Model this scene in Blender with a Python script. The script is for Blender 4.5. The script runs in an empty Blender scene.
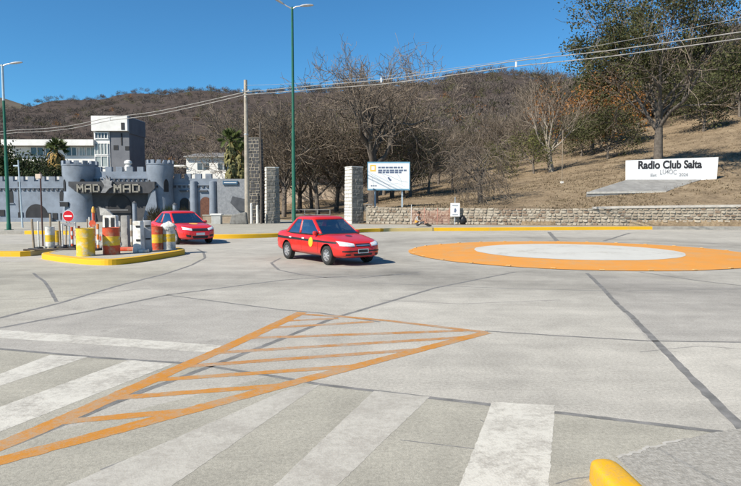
import bpy, bmesh, math, random
import numpy as np
from mathutils import Vector, Matrix, noise as mnoise
from mathutils.bvhtree import BVHTree

R = math.radians
scene = bpy.context.scene
col = scene.collection

# ------------------------------------------------------------------ camera
FPX, CH, HOR = 590.0, 1.85, 203.0
PITCH = math.atan((243 - HOR) / FPX)
cam_d = bpy.data.cameras.new('camera')
cam_d.sensor_width = 36.0
cam_d.lens = FPX / 741.0 * 36.0
cam_d.clip_start = 0.1
cam_d.clip_end = 9000
cam = bpy.data.objects.new('camera', cam_d)
col.objects.link(cam)
cam.location = (0, 0, CH)
cam.rotation_euler = (math.pi / 2 - PITCH, 0, 0)
scene.camera = cam
scene.render.resolution_x, scene.render.resolution_y = 1024, 672

# ------------------------------------------------------------------ sky and sun
SUN_AZ = Vector((-0.76, -0.65))          # horizontal direction towards the sun
SUN_EL = R(41)
world = bpy.data.worlds.new('World')
scene.world = world
world.use_nodes = True
wn = world.node_tree
wn.nodes.clear()
sky = wn.nodes.new('ShaderNodeTexSky')
sky.sky_type = 'NISHITA'
sky.sun_disc = False
sky.sun_elevation = SUN_EL
sky.sun_rotation = math.atan2(SUN_AZ.x, SUN_AZ.y)
sky.altitude = 1250
sky.air_density = 1.0
sky.dust_density = 0.15
sky.ozone_density = 4.5
bg = wn.nodes.new('ShaderNodeBackground')
bg.inputs['Strength'].default_value = 0.07
wo = wn.nodes.new('ShaderNodeOutputWorld')
grade = wn.nodes.new('ShaderNodeMix'); grade.data_type = 'RGBA'; grade.blend_type = 'MULTIPLY'; grade.inputs[0].default_value = 1.0
grade.inputs[7].default_value = (0.59, 1.17, 1.36, 1)      # camera rendering of a deep dry-air blue
wn.links.new(sky.outputs[0], grade.inputs[6])
wn.links.new(grade.outputs[2], bg.inputs[0])
wn.links.new(bg.outputs[0], wo.inputs[0])
sun_d = bpy.data.lights.new('sun', 'SUN')
sun_d.energy = 5.0
sun_d.angle = R(0.53)
sun_d.color = (1.0, 0.93, 0.815)
sun = bpy.data.objects.new('sun', sun_d)
col.objects.link(sun)
sdir = Vector((SUN_AZ.x, SUN_AZ.y, 0)).normalized() * math.cos(SUN_EL) + Vector((0, 0, math.sin(SUN_EL)))
sun.rotation_euler = sdir.to_track_quat('Z', 'Y').to_euler()
sun.location = (-20, -20, 30)
scene.view_settings.view_transform = 'Standard'
scene.view_settings.look = 'None'
scene.view_settings.exposure = 0.6
scene.view_settings.gamma = 1.0

# ------------------------------------------------------------------ pixel -> direction helpers
_fw = Vector((0, math.cos(PITCH), -math.sin(PITCH)))
_up = Vector((0, math.sin(PITCH), math.cos(PITCH)))
def ray(u, v):
    return Vector(((u - 370.5) / FPX, 0, 0)) + _up * ((243 - v) / FPX) + _fw
def G(u, v, z=0.0):
    d = ray(u, v); t = (z - CH) / d.z
    return Vector((0, 0, CH)) + d * t
def A(u, v, y):
    d = ray(u, v); return Vector((0, 0, CH)) + d * (y / d.y)

# ------------------------------------------------------------------ materials
MATS = {}
def pm(name, c1, c2=None, scale=4.0, rough=0.8, bump=0.0, bscale=None, metal=0.0, detail=6.0, c3=None, spec=0.3, lo=0.35, hi=0.65, world_space=False, coat=0.0):
    """procedural principled material: noise between two or three colours, noise bump"""
    if name in MATS: return MATS[name]
    m = bpy.data.materials.new(name); m.use_nodes = True
    nt = m.node_tree; N = nt.nodes; L = nt.links
    p = N['Principled BSDF']
    p.inputs['Roughness'].default_value = rough
    p.inputs['Metallic'].default_value = metal
    p.inputs['Specular IOR Level'].default_value = spec
    p.inputs['Coat Weight'].default_value = coat
    p.inputs['Coat Roughness'].default_value = 0.06
    if world_space:
        g = N.new('ShaderNodeNewGeometry'); co = g.outputs['Position']
    else:
        tc = N.new('ShaderNodeTexCoord'); co = tc.outputs['Object']
    if c2 is None: c2 = tuple(x * 0.86 for x in c1)
    nz = N.new('ShaderNodeTexNoise'); nz.inputs['Scale'].default_value = scale; nz.inputs['Detail'].default_value = detail
    nz.inputs['Roughness'].default_value = 0.62
    L.new(co, nz.inputs['Vector'])
    cr = N.new('ShaderNodeValToRGB')
    cr.color_ramp.elements[0].position = lo; cr.color_ramp.elements[0].color = (*c1, 1)
    cr.color_ramp.elements[1].position = hi; cr.color_ramp.elements[1].color = (*c2, 1)
    if c3 is not None:
        e = cr.color_ramp.elements.new(min(0.98, hi + 0.12)); e.color = (*c3, 1)
    L.new(nz.outputs['Fac'], cr.inputs['Fac'])
    L.new(cr.outputs['Color'], p.inputs['Base Color'])
    if bump > 0:
        b2 = N.new('ShaderNodeTexNoise'); b2.inputs['Scale'].default_value = bscale or scale * 6; b2.inputs['Detail'].default_value = 5
        L.new(co, b2.inputs['Vector'])
        b = N.new('ShaderNodeBump'); b.inputs['Strength'].default_value = bump; b.inputs['Distance'].default_value = 0.02
        L.new(b2.outputs['Fac'], b.inputs['Height']); L.new(b.outputs['Normal'], p.inputs['Normal'])
    MATS[name] = m
    return m

def mat_tint(name, c1, c2, rough=0.85, trans=0.0):
    """colour mixes by a per-point attribute 'tint' (kind of plant), plus per-object random"""
    m = bpy.data.materials.new(name); m.use_nodes = True
    nt = m.node_tree; N = nt.nodes; L = nt.links
    p = N['Principled BSDF']; p.inputs['Roughness'].default_value = rough; p.inputs['Specular IOR Level'].default_value = 0.12
    at = N.new('ShaderNodeAttribute'); at.attribute_name = 'tint'
    mx = N.new('ShaderNodeMix'); mx.data_type = 'RGBA'
    mx.inputs[6].default_value = (*c1, 1); mx.inputs[7].default_value = (*c2, 1)
    L.new(at.outputs['Fac'], mx.inputs[0])
    L.new(mx.outputs[2], p.inputs['Base Color'])
    if trans > 0:
        tr = N.new('ShaderNodeBsdfTranslucent'); L.new(mx.outputs[2], tr.inputs[0])
        ms = N.new('ShaderNodeMixShader'); ms.inputs[0].default_value = trans
        L.new(p.outputs[0], ms.inputs[1]); L.new(tr.outputs[0], ms.inputs[2])
        L.new(ms.outputs[0], N['Material Output'].inputs['Surface'])
    return m

# ------------------------------------------------------------------ mesh helpers
class MB:
    def __init__(s): s.v = []; s.f = []; s.m = []
    def add(s, vs, fs, mi=0):
        o = len(s.v); s.v.extend([tuple(x) for x in vs]); s.f.extend([tuple(i + o for i in f) for f in fs]); s.m.extend([mi] * len(fs)); return s
    def box(s, x0, x1, y0, y1, z0, z1, mi=0, M=None):
        vs = [Vector(p) for p in ((x0,y0,z0),(x1,y0,z0),(x1,y1,z0),(x0,y1,z0),(x0,y0,z1),(x1,y0,z1),(x1,y1,z1),(x0,y1,z1))]
        if M is not None: vs = [M @ p for p in vs]
        return s.add(vs, [(0,3,2,1),(4,5,6,7),(0,1,5,4),(1,2,6,5),(2,3,7,6),(3,0,4,7)], mi)
    def tube(s, pts, rads, n=6, mi=0, cap=True):
        pts = [Vector(p) for p in pts]
        if not hasattr(rads, '__len__'): rads = [rads] * len(pts)
        o = len(s.v); k = len(pts)
        prev = None
        for i, p in enumerate(pts):
            d = (pts[min(i + 1, k - 1)] - pts[max(i - 1, 0)])
            if d.length < 1e-9: d = Vector((0, 0, 1))
            d.normalize()
            if prev is None:
                a = d.orthogonal().normalized()
            else:
                a = prev - d * prev.dot(d)
                if a.length < 1e-6: a = d.orthogonal()
                a.normalize()
            prev = a; b = d.cross(a)
            for j in range(n):
                t = 2 * math.pi * j / n
                s.v.append(tuple(p + (a * math.cos(t) + b * math.sin(t)) * rads[i]))
        for i in range(k - 1):
            for j in range(n):
                j2 = (j + 1) % n
                s.f.append((o + i*n + j, o + i*n + j2, o + (i+1)*n + j2, o + (i+1)*n + j)); s.m.append(mi)
        if cap:
            s.f.append(tuple(o + j for j in reversed(range(n)))); s.m.append(mi)
            s.f.append(tuple(o + (k-1)*n + j for j in range(n))); s.m.append(mi)
        return s
    def lathe(s, prof, n=24, c=(0, 0, 0), mi=0, cap=True):
        o = len(s.v)
        for (r, z) in prof:
            for j in range(n):
                t = 2 * math.pi * j / n
                s.v.append((c[0] + r * math.cos(t), c[1] + r * math.sin(t), c[2] + z))
        for i in range(len(prof) - 1):
            for j in range(n):
                j2 = (j + 1) % n
                s.f.append((o + i*n + j, o + i*n + j2, o + (i+1)*n + j2, o + (i+1)*n + j)); s.m.append(mi)
        if cap:
            s.f.append(tuple(o + j for j in reversed(range(n)))); s.m.append(mi)
            s.f.append(tuple(o + (len(prof)-1)*n + j for j in range(n))); s.m.append(mi)
        return s
    def prism(s, poly, z0, z1, mi=0, M=None):
        """poly: 2-D outline (x,y), counter-clockwise; extruded in z, M maps to the world"""
        n = len(poly)
        vs = [Vector((p[0], p[1], z0)) for p in poly] + [Vector((p[0], p[1], z1)) for p in poly]
        if M is not None: vs = [M @ p for p in vs]
        fs = [tuple(reversed(range(n))), tuple(range(n, 2*n))] + [(i, (i+1) % n, n + (i+1) % n, n + i) for i in range(n)]
        return s.add(vs, fs, mi)
    def obj(s, name, mats, parent=None, smooth=False, bevel=0.0, loc=None, angle=40):
        me = bpy.data.meshes.new(name)
        me.from_pydata(s.v, [], s.f)
        if not isinstance(mats, (list, tuple)): mats = [mats]
        for m in mats: me.materials.append(m)
        if len(mats) > 1: me.polygons.foreach_set('material_index', s.m)
        if bevel > 0:
            bm = bmesh.new(); bm.from_mesh(me)
            bmesh.ops.recalc_face_normals(bm, faces=bm.faces)
            es = [e for e in bm.edges if len(e.link_faces) == 2 and e.calc_face_angle(0) > 0.5]
            bmesh.ops.bevel(bm, geom=es, offset=bevel, segments=2, affect='EDGES', profile=0.5, clamp_overlap=True)
            bm.to_mesh(me); bm.free()
        if smooth:
            me.shade_smooth()
            if angle < 180:
                me.set_sharp_from_angle(angle=R(angle))
        o = bpy.data.objects.new(name, me); col.objects.link(o)
        if parent: o.parent = parent
        if loc is not None: o.location = loc
        return o

def tag(o, label, cat, group=None, kind=None):
    o['label'] = label; o['category'] = cat
    if group: o['group'] = group
    if kind: o['kind'] = kind
    return o
def struct(o, label=None):
    o['kind'] = 'structure'
    if label: o['label'] = label
    return o
def empty(name, loc=(0, 0, 0), rz=0.0):
    o = bpy.data.objects.new(name, None); col.objects.link(o)
    o.location = loc; o.rotation_euler = (0, 0, rz); o.empty_display_size = 0.2
    return o
def thing(name, label, cat, loc=(0, 0, 0), rz=0.0, group=None):
    return tag(empty(name, loc, rz), label, cat, group)
def copy_tree(o, parent=None, loc=None, rz=None, label=None, sc=None):
    c = o.copy(); col.objects.link(c); c.parent = parent
    if loc is not None: c.location = loc
    if rz is not None: c.rotation_euler = (0, 0, rz)
    if sc is not None: c.scale = (sc, sc, sc) if not hasattr(sc, '__len__') else sc
    if label: c['label'] = label
    for ch in [x for x in bpy.data.objects if x.parent == o]: copy_tree(ch, c)
    return c
def ribbon(pts, w, z=0.0, w1=None, jit=0.0, step=0.6, seed=1):
    """flat strip along ground points, width w (w1 at end)"""
    pts = [Vector((p.x, p.y)) for p in pts]
    # densify
    q = []
    for a, b in zip(pts[:-1], pts[1:]):
        n = max(1, int((b - a).length / step))
        for i in range(n): q.append(a.lerp(b, i / n))
    q.append(pts[-1])
    vs, fs = [], []; rj = random.Random(seed)
    for i, p in enumerate(q):
        d = (q[min(i+1, len(q)-1)] - q[max(i-1, 0)]).normalized(); n = Vector((-d.y, d.x))
        ww = w if w1 is None else w + (w1 - w) * i / (len(q) - 1)
        wa, wb = ww/2 + rj.gauss(0, jit), ww/2 + rj.gauss(0, jit)
        vs += [(p.x + n.x*wa, p.y + n.y*wa, z), (p.x - n.x*wb, p.y - n.y*wb, z)]
    for i in range(len(q) - 1): fs.append((2*i, 2*i+1, 2*i+3, 2*i+2))
    return vs, fs
def ragged(pts, step=.05, amp=.0027, seed=1):
    rr = random.Random(seed); out = []
    for a, b in zip(pts, pts[1:] + pts[:1]):
        a, b = Vector((a[0], a[1])), Vector((b[0], b[1])); L_ = (b - a).length; n = max(1, min(220, int(L_/step)))
        nn = Vector((-(b-a).y, (b-a).x))/max(L_, 1e-6)
        for i in range(n): out.append(a.lerp(b, i/n) + nn*rr.gauss(0, amp)*(i > 0))
    return out
def polyobj(name, pts, z, mat, parent=None):
    vs = [(p[0], p[1], z) for p in pts]
    ar = sum(a[0]*b[1] - b[0]*a[1] for a, b in zip(vs, vs[1:] + vs[:1]))
    if ar < 0: vs.reverse()
    return MB().add(vs, [tuple(range(len(vs)))]).obj(name, mat, parent)

# ------------------------------------------------------------------ special materials
def nd(N, t, **kw):
    n = N.new(t)
    for k, v in kw.items(): setattr(n, k, v)
    return n
def concrete_mat(name, tone=1.0, warm=1.0, tyre=True):
    m = bpy.data.materials.new(name); m.use_nodes = True
    N, L = m.node_tree.nodes, m.node_tree.links
    p = N['Principled BSDF']; p.inputs['Roughness'].default_value = 0.82; p.inputs['Specular IOR Level'].default_value = 0.25
    g = N.new('ShaderNodeNewGeometry'); pos = g.outputs['Position']
    def noise(scale, detail=4, vec=pos, rough=0.6, dist=0.0):
        n = N.new('ShaderNodeTexNoise'); n.inputs['Scale'].default_value = scale; n.inputs['Detail'].default_value = detail
        n.inputs['Roughness'].default_value = rough; n.inputs['Distortion'].default_value = dist
        L.new(vec, n.inputs['Vector']); return n.outputs['Fac']
    def rng(x, a, b, c, d):
        n = N.new('ShaderNodeMapRange'); n.inputs[1].default_value = a; n.inputs[2].default_value = b
        n.inputs[3].default_value = c; n.inputs[4].default_value = d; L.new(x, n.inputs[0]); return n.outputs[0]
    def mul(a, b):
        n = N.new('ShaderNodeMath'); n.operation = 'MULTIPLY'
        L.new(a, n.inputs[0])
        if isinstance(b, float): n.inputs[1].default_value = b
        else: L.new(b, n.inputs[1])
        return n.outputs[0]
    big = rng(noise(0.16, 3), 0.3, 0.7, 0.93, 1.07)
    mid = rng(noise(1.1, 7, rough=.68, dist=0.6), 0.3, 0.7, 0.84, 1.14)
    fine = rng(noise(30, 6, rough=0.8), 0.3, 0.7, 0.70, 1.27)
    grain = rng(noise(140, 3), 0.3, 0.7, 0.74, 1.22)
    # streaked wear: noise stretched along the traffic direction
    mp = N.new('ShaderNodeMapping'); mp.inputs['Rotation'].default_value = (0, 0, R(8)); mp.inputs['Scale'].default_value = (0.25, 2.6, 1)
    L.new(pos, mp.inputs[0])
    streak = rng(noise(1.0, 5, mp.outputs[0]), 0.3, 0.72, 1.06, 0.9)
    spots = rng(noise(1.7, 3), .66, .74, 1.0, .80)
    val = mul(mul(mul(mul(mul(big, mid), fine), grain), streak), spots)
    if tyre:
        # rubber and oil laid down by the traffic that turns round the island
        vd = N.new('ShaderNodeVectorMath'); vd.operation = 'DISTANCE'; vd.inputs[1].default_value = (7.7, 22.0, 0)
        L.new(pos, vd.inputs[0])
        cr = N.new('ShaderNodeValToRGB'); els = cr.color_ramp.elements
        els[0].position = 0.0; els[0].color = (0, 0, 0, 1)
        els[1].position = 1.0; els[1].color = (0, 0, 0, 1)
        for ppos, val_ in ((0.30, 0.0), (0.36, 0.75), (0.42, 0.45), (0.47, 1.0), (0.54, 0.4), (0.62, 0.0)):
            e = els.new(ppos); e.color = (val_,) * 3 + (1,)
        dd = rng(vd.outputs['Value'], 0, 20, 0, 1); L.new(dd, cr.inputs[0])
        band = mul(cr.outputs[0], rng(noise(0.5, 4), 0.35, 0.65, 0.3, 1.0))
        val = mul(val, rng(band, 0, 1, 1.0, 0.60))
        sp = N.new('ShaderNodeSeparateXYZ'); L.new(pos, sp.inputs[0])
        c2_ = N.new('ShaderNodeValToRGB'); e2 = c2_.color_ramp.elements
        e2[0].position = 0; e2[0].color = (0,0,0,1); e2[1].position = 1; e2[1].color = (0,0,0,1)
        for pp, vv in ((.22, 0), (.36, .8), (.46, .4), (.58, 1.0), (.72, .35), (.85, 0)):
            e = e2.new(pp); e.color = (vv, vv, vv, 1)
        L.new(rng(sp.outputs[1], 10.5, 18.5, 0, 1), c2_.inputs[0])
        b2_ = mul(mul(c2_.outputs[0], rng(sp.outputs[0], 1, 7, 1, 0)), rng(noise(.45, 5), .3, .65, .35, 1))
        val = mul(val, rng(b2_, 0, 1, 1.0, 0.70))
    mx = N.new('ShaderNodeMix'); mx.data_type = 'RGBA'; mx.blend_type = 'MULTIPLY'; mx.inputs[0].default_value = 1
    mx.inputs[6].default_value = (0.398*tone, 0.374*tone, 0.325*tone/warm, 1)
    L.new(val, mx.inputs[7]); L.new(mx.outputs[2], p.inputs['Base Color'])
    b = N.new('ShaderNodeBump'); b.inputs['Strength'].default_value = 0.35; b.inputs['Distance'].default_value = 0.01
    L.new(noise(55, 5, rough=0.7), b.inputs['Height']); L.new(b.outputs[0], p.inputs['Normal'])
    return m
def paint_mat(name, c, under=(0.335, 0.31, 0.265), wear=0.5, wscale=3.0, rough=0.6):
    """road paint worn through to the concrete in patches and specks"""
    m = bpy.data.materials.new(name); m.use_nodes = True
    N, L = m.node_tree.nodes, m.node_tree.links
    p = N['Principled BSDF']; p.inputs['Roughness'].default_value = rough; p.inputs['Specular IOR Level'].default_value = 0.25
    g = N.new('ShaderNodeNewGeometry'); pos = g.outputs['Position']
    def noise(s, d, r=0.6):
        n = N.new('ShaderNodeTexNoise'); n.inputs['Scale'].default_value = s; n.inputs['Detail'].default_value = d; n.inputs['Roughness'].default_value = r
        L.new(pos, n.inputs['Vector']); return n.outputs['Fac']
    a = N.new('ShaderNodeMath'); a.operation = 'ADD'
    def sc(x, k):
        n = N.new('ShaderNodeMath'); n.operation = 'MULTIPLY'; n.inputs[1].default_value = k; L.new(x, n.inputs[0]); return n.outputs[0]
    a1 = N.new('ShaderNodeMath'); a1.operation = 'ADD'
    L.new(sc(noise(wscale*.3, 5, .6), .34), a1.inputs[0]); L.new(sc(noise(wscale*2.2, 6, .7), .33), a1.inputs[1])
    L.new(a1.outputs[0], a.inputs[0]); L.new(sc(noise(60, 6, .85), .33), a.inputs[1])
    cr = N.new('ShaderNodeValToRGB')
    c0 = 0.535 + (0.5 - wear) * 0.2
    cr.color_ramp.elements[0].position = max(0, c0 - 0.05); cr.color_ramp.elements[0].color = (0, 0, 0, 1)
    cr.color_ramp.elements[1].position = min(1, c0 + 0.07); cr.color_ramp.elements[1].color = (1, 1, 1, 1)
    L.new(a.outputs[0], cr.inputs[0])
    v = N.new('ShaderNodeMix'); v.data_type = 'RGBA'; v.inputs[6].default_value = (*c, 1); v.inputs[7].default_value = (*[x * 0.8 for x in c], 1)
    L.new(noise(0.9, 5), v.inputs[0])
    mx = N.new('ShaderNodeMix'); mx.data_type = 'RGBA'
    L.new(cr.outputs[0], mx.inputs[0]); L.new(v.outputs[2], mx.inputs[6]); mx.inputs[7].default_value = (*under, 1)
    L.new(mx.outputs[2], p.inputs['Base Color'])
    bp = N.new('ShaderNodeBump'); bp.inputs['Strength'].default_value = 0.3; bp.inputs['Distance'].default_value = 0.008
    L.new(noise(60, 4), bp.inputs['Height']); L.new(bp.outputs[0], p.inputs['Normal'])
    return m
def glass_mat(name, tint=(0.75, 0.82, 0.85), fac=0.5):
    m = bpy.data.materials.new(name); m.use_nodes = True
    N, L = m.node_tree.nodes, m.node_tree.links
    N.remove(N['Principled BSDF'])
    t = N.new('ShaderNodeBsdfTransparent'); t.inputs[0].default_value = (*tint, 1)
    gl = N.new('ShaderNodeBsdfGlossy'); gl.inputs['Roughness'].default_value = 0.03; gl.inputs[0].default_value = (0.9, 0.95, 1, 1)
    fr = N.new('ShaderNodeFresnel'); fr.inputs[0].default_value = 1.5
    mr = N.new('ShaderNodeMath'); mr.operation = 'MULTIPLY_ADD'; mr.inputs[1].default_value = .40; mr.inputs[2].default_value = fac
    L.new(fr.outputs[0], mr.inputs[0])
    nz = N.new('ShaderNodeTexNoise'); nz.inputs['Scale'].default_value = 3
    mi = N.new('ShaderNodeMath'); mi.operation = 'MULTIPLY_ADD'; mi.inputs[1].default_value = 0.02; L.new(nz.outputs[0], mi.inputs[0]); L.new(mr.outputs[0], mi.inputs[2])
    ms = N.new('ShaderNodeMixShader'); L.new(mi.outputs[0], ms.inputs[0]); L.new(t.outputs[0], ms.inputs[1]); L.new(gl.outputs[0], ms.inputs[2])
    L.new(ms.outputs[0], N['Material Output'].inputs['Surface'])
    return m

M_road = concrete_mat('road_concrete', 1.0)
M_slab_l = concrete_mat('road_concrete_pale', 1.14, tyre=False)
M_slab_d = concrete_mat('road_concrete_grey', 0.87, 1.05, tyre=False)
M_pave = concrete_mat('pavement_concrete', 0.92, 1.04, tyre=False)
M_tar = pm('tar_seal', (0.13, 0.127, 0.118), (0.22, 0.212, 0.2), 5, 0.75, 0.3, 60, world_space=True)
M_crack = pm('crack_dirt', (0.15, 0.145, 0.135), (0.25, 0.24, 0.225), 4, 0.9, world_space=True)
M_white = paint_mat('white_road_paint', (0.61, 0.58, 0.505), wear=0.60, wscale=7.0)
M_white_old = paint_mat('white_road_paint_worn', (0.50, 0.472, 0.41), wear=0.70, wscale=8.0)
M_orange = paint_mat('orange_road_paint', (0.52, 0.22, 0.03), under=(0.36, 0.27, 0.18), wear=0.62, wscale=7.0)
M_orange_old = paint_mat('orange_road_paint_worn', (0.46, 0.20, 0.04), under=(0.36, 0.29, 0.22), wear=0.72, wscale=7.0)
M_ringo = paint_mat('roundabout_orange', (0.70, 0.30, 0.055), under=(.44,.31,.17), wear=0.42, wscale=2.0)
M_ringw = paint_mat('roundabout_white', (0.59, 0.58, 0.53), wear=0.34, wscale=2.0)
M_yellow = paint_mat('yellow_kerb_paint', (0.74, 0.43, 0.02), under=(0.5, 0.36, 0.12), wear=0.2, wscale=2.0)
M_yellow_f = paint_mat('faded_and_shaded_kerb_paint', (0.56, 0.43, 0.17), under=(0.46, 0.38, 0.22), wear=0.45, wscale=2.0)
M_kerbc = pm('kerb_concrete', (0.34, 0.325, 0.29), (0.24, 0.225, 0.2), 3, 0.9, 0.4, 40, world_space=True)

# ------------------------------------------------------------------ terrain (heights by bearing column and depth)
def zv(v, y): return A(370.5, v, y).z
ridge_u = [-700, -200, 0, 30, 70, 130, 200, 250, 330, 400, 450, 500, 530, 560, 600, 640, 741, 1100, 1500]
ridge_v = [120, 118, 118, 117, 110, 103, 98, 99, 99, 88, 79, 80, 83, 88, 84, 82, 80, 90, 100]
YS = [40, 44, 50, 55, 60, 70, 75, 80, 90, 100, 110, 150, 180, 220, 300, 420, 560, 700, 1000, 2600]
COLS = {   # depth -> height; 'v' values turned to heights
    -700: {40:-.03, 100:-.03, 150:6, 220:18, 300:42},
    250: {40:-.03, 60:.1, 100:.2, 150:6, 220:18, 300:42},
    335: {40:-.03, 50:.15, 60:.4, 80:.8, 100:1.4, 150:7, 220:19, 300:40},
    366: {40:-.03, 45.5:.15, 55:.6, 80:1.3, 100:2, 150:8.2, 220:21.6, 300:41},
    376: {40:-.03, 45:.9, 46.5:1.1, 55:1.6, 80:2.2, 100:3, 150:9, 220:22, 300:41},
    420: {40:-.03, 45:1.35, 60:zv(199,60), 80:zv(192,80), 100:zv(184,100), 150:zv(168,150), 220:zv(142,220), 300:zv(122,300)},
    480: {40:-.03, 44:1.35, 60:zv(195,60), 80:zv(184,80), 100:zv(172,100), 150:zv(150,150), 220:zv(126,220), 300:zv(112,300)},
    560: {40:-.03, 43.6:1.3, 55:zv(191,55), 70:zv(177,70), 90:zv(162,90), 110:zv(149,110), 150:zv(128,150), 220:zv(110,220), 300:zv(103,300)},
    640: {40:-.03, 42.8:1.4, 55:zv(183,55), 75:zv(159,75), 95:zv(141,95), 110:zv(128,110), 150:zv(94,150), 180:zv(80,180), 300:zv(74,300)},
    741: {40:-.03, 42:1.45, 55:zv(175,55), 75:zv(146,75), 90:zv(125,90), 110:zv(104,110), 150:zv(66,150), 180:zv(50,180), 300:zv(45,300)},
    1000: {39:-.03, 40.8:1.5, 55:4.8, 75:10, 110:22, 150:40, 180:52, 300:82},
    1500: {38:-.03, 40.5:1.5, 55:5, 75:10, 110:23, 150:40, 180:50, 300:80},
}
for d_ in COLS.values():
    k0 = sorted(d_)[0]
    if d_[k0] == -.03 and len(d_) > 5 and d_.get(150, 0) != 6 and d_.get(150, 0) != 7 and d_.get(150) != 8.2: del d_[k0]
WL = [Vector((-.35, 46.85, 0)), Vector((6, 45.4, 0)), Vector((14, 43.6, 0)), Vector((26.3, 42.0, 0)), Vector((44, 40.2, 0)), Vector((140, 32, 0))]
def wall_y(x): return float(np.interp(x, [w.x for w in WL], [w.y for w in WL]))
def wall_ray(u):
    k = (u - 370.5)/FPX; y = 44.0
    for _ in range(30): y = wall_y(k*y)
    return y
cu = sorted(COLS)
def ridge_z(u): return zv(float(np.interp(u, ridge_u, ridge_v)), 560)
def col_z(c, y, u):
    d = COLS[c]; ks = sorted(d)
    if y <= 300: return float(np.interp(y, ks, [d[k] for k in ks]))
    rz = ridge_z(u)
    return float(np.interp(y, [300, 420, 560, 700, 1000, 2600], [d[300], d[300]*.4 + rz*.6, rz, rz*0.93, rz*0.6, rz*0.3]))
def H0(x, y):
    y = max(y, 1.0); u = 370.5 + x / y * FPX
    u = min(max(u, cu[0]), cu[-1])
    for a, b in zip(cu[:-1], cu[1:]):
        if a <= u <= b:
            t = (u - a) / (b - a); t = t*t*(3-2*t) if y > 100 else t
            return col_z(a, y, u) * (1 - t) + col_z(b, y, u) * t
def H(x, y):
    h = H0(x, y)
    if x > -.36 and y < wall_y(x) + .37 and y < 60: return -.03
    if h > 1.0:
        k = min(1.0, (y - 45) / 200) if y > 45 else 0
        h += mnoise.noise((x * .11, y * .11, 3.3)) * .16 + mnoise.noise((x * .035, y * .035, 1.3)) * (0.25 + 5.0 * k * (y > 100)) * (1 if y > 50 else .3)
        if y > 250: h += mnoise.noise((x * .012, y * .012, 7.7)) * 9 * min(1, (y - 250) / 150)
    return h

M_grass = None
def hill_mat():
    m = bpy.data.materials.new('dry_hillside'); m.use_nodes = True
    N, L = m.node_tree.nodes, m.node_tree.links
    p = N['Principled BSDF']; p.inputs['Roughness'].default_value = 0.95; p.inputs['Specular IOR Level'].default_value = 0.1
    g = N.new('ShaderNodeNewGeometry'); pos = g.outputs['Position']
    def noise(s, d, r=0.6):
        n = N.new('ShaderNodeTexNoise'); n.inputs['Scale'].default_value = s; n.inputs['Detail'].default_value = d; n.inputs['Roughness'].default_value = r
        L.new(pos, n.inputs['Vector']); return n.outputs['Fac']
    cr = N.new('ShaderNodeValToRGB'); e = cr.color_ramp.elements
    e[0].position = .30; e[0].color = (.11, .08, .053, 1); e[1].position = .72; e[1].color = (.35, .28, .19, 1)
    for pp, c in ((.42, (.20, .152, .10)), (.54, (.27, .205, .135))):
        x = e.new(pp); x.color = (*c, 1)
    L.new(noise(.38, 8, .72), cr.inputs[0])
    cr2 = N.new('ShaderNodeValToRGB'); e = cr2.color_ramp.elements
    e[0].position = .35; e[0].color = (.55, .54, .52, 1); e[1].position = .7; e[1].color = (1.3, 1.3, 1.28, 1)
    L.new(noise(5, 6, .8), cr2.inputs[0])
    mx = N.new('ShaderNodeMix'); mx.data_type = 'RGBA'; mx.blend_type = 'MULTIPLY'; mx.inputs[0].default_value = 1
    L.new(cr.outputs[0], mx.inputs[6]); L.new(cr2.outputs[0], mx.inputs[7])
    # leaf litter under the far wood
    sep = N.new('ShaderNodeSeparateXYZ'); L.new(pos, sep.inputs[0])
    mr = N.new('ShaderNodeMapRange'); mr.inputs[1].default_value = 95; mr.inputs[2].default_value = 150; L.new(sep.outputs[1], mr.inputs[0])
    m2 = N.new('ShaderNodeMix'); m2.data_type = 'RGBA'; L.new(mr.outputs[0], m2.inputs[0]); L.new(mx.outputs[2], m2.inputs[6]); m2.inputs[7].default_value = (.066, .052, .045, 1)
    L.new(m2.outputs[2], p.inputs['Base Color'])
    b = N.new('ShaderNodeBump'); b.inputs['Strength'].default_value = .7; b.inputs['Distance'].default_value = .12
    L.new(noise(2.5, 8, .75), b.inputs['Height']); L.new(b.outputs[0], p.inputs['Normal'])
    return m
M_hill = hill_mat()

ys = sorted(set(list(np.arange(38, 60, 0.5)) + list(np.arange(60, 110, 1.0)) + list(np.arange(110, 200, 3.0)) + list(np.arange(200, 620, 8.0)) + [640, 680, 720, 800, 1000, 1400, 2000, 2600]))
us = sorted(set(list(range(-700, 0, 50)) + list(range(0, 360, 12)) + list(range(360, 380, 2)) + list(range(380, 760, 5)) + list(range(760, 1500, 40)) + [1500]))
tv = []
UW = 366.1
us = sorted(set(us + [UW - .05, UW + .05]))
for y in ys:
    for u in us:
        if u > UW and y < 60:
            w_ = wall_ray(u); yy = float(np.interp(y, [38, 44, 44.5, 60], [w_ - 7, w_ + .35, w_ + .42, 60]))
        else: yy = y
        x = (u - 370.5) / FPX * yy
        tv.append((x, yy, H(x, yy)))
nu = len(us)
tf = [(i*nu+j, i*nu+j+1, (i+1)*nu+j+1, (i+1)*nu+j) for i in range(len(ys)-1) for j in range(nu-1)]
hillside = MB().add(tv, tf).obj('hillside', M_hill, smooth=True, angle=180)
struct(hillside)
# ground sheet out to the horizon (below the roadway)
struct(MB().add([(-3000,-600,-.08),(3000,-600,-.08),(3000,3000,-.08),(-3000,3000,-.08)], [(0,1,2,3)]).obj('ground', pm('plain_ground', (.2,.165,.12), (.13,.105,.075), .05, .95, world_space=True)))
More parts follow.
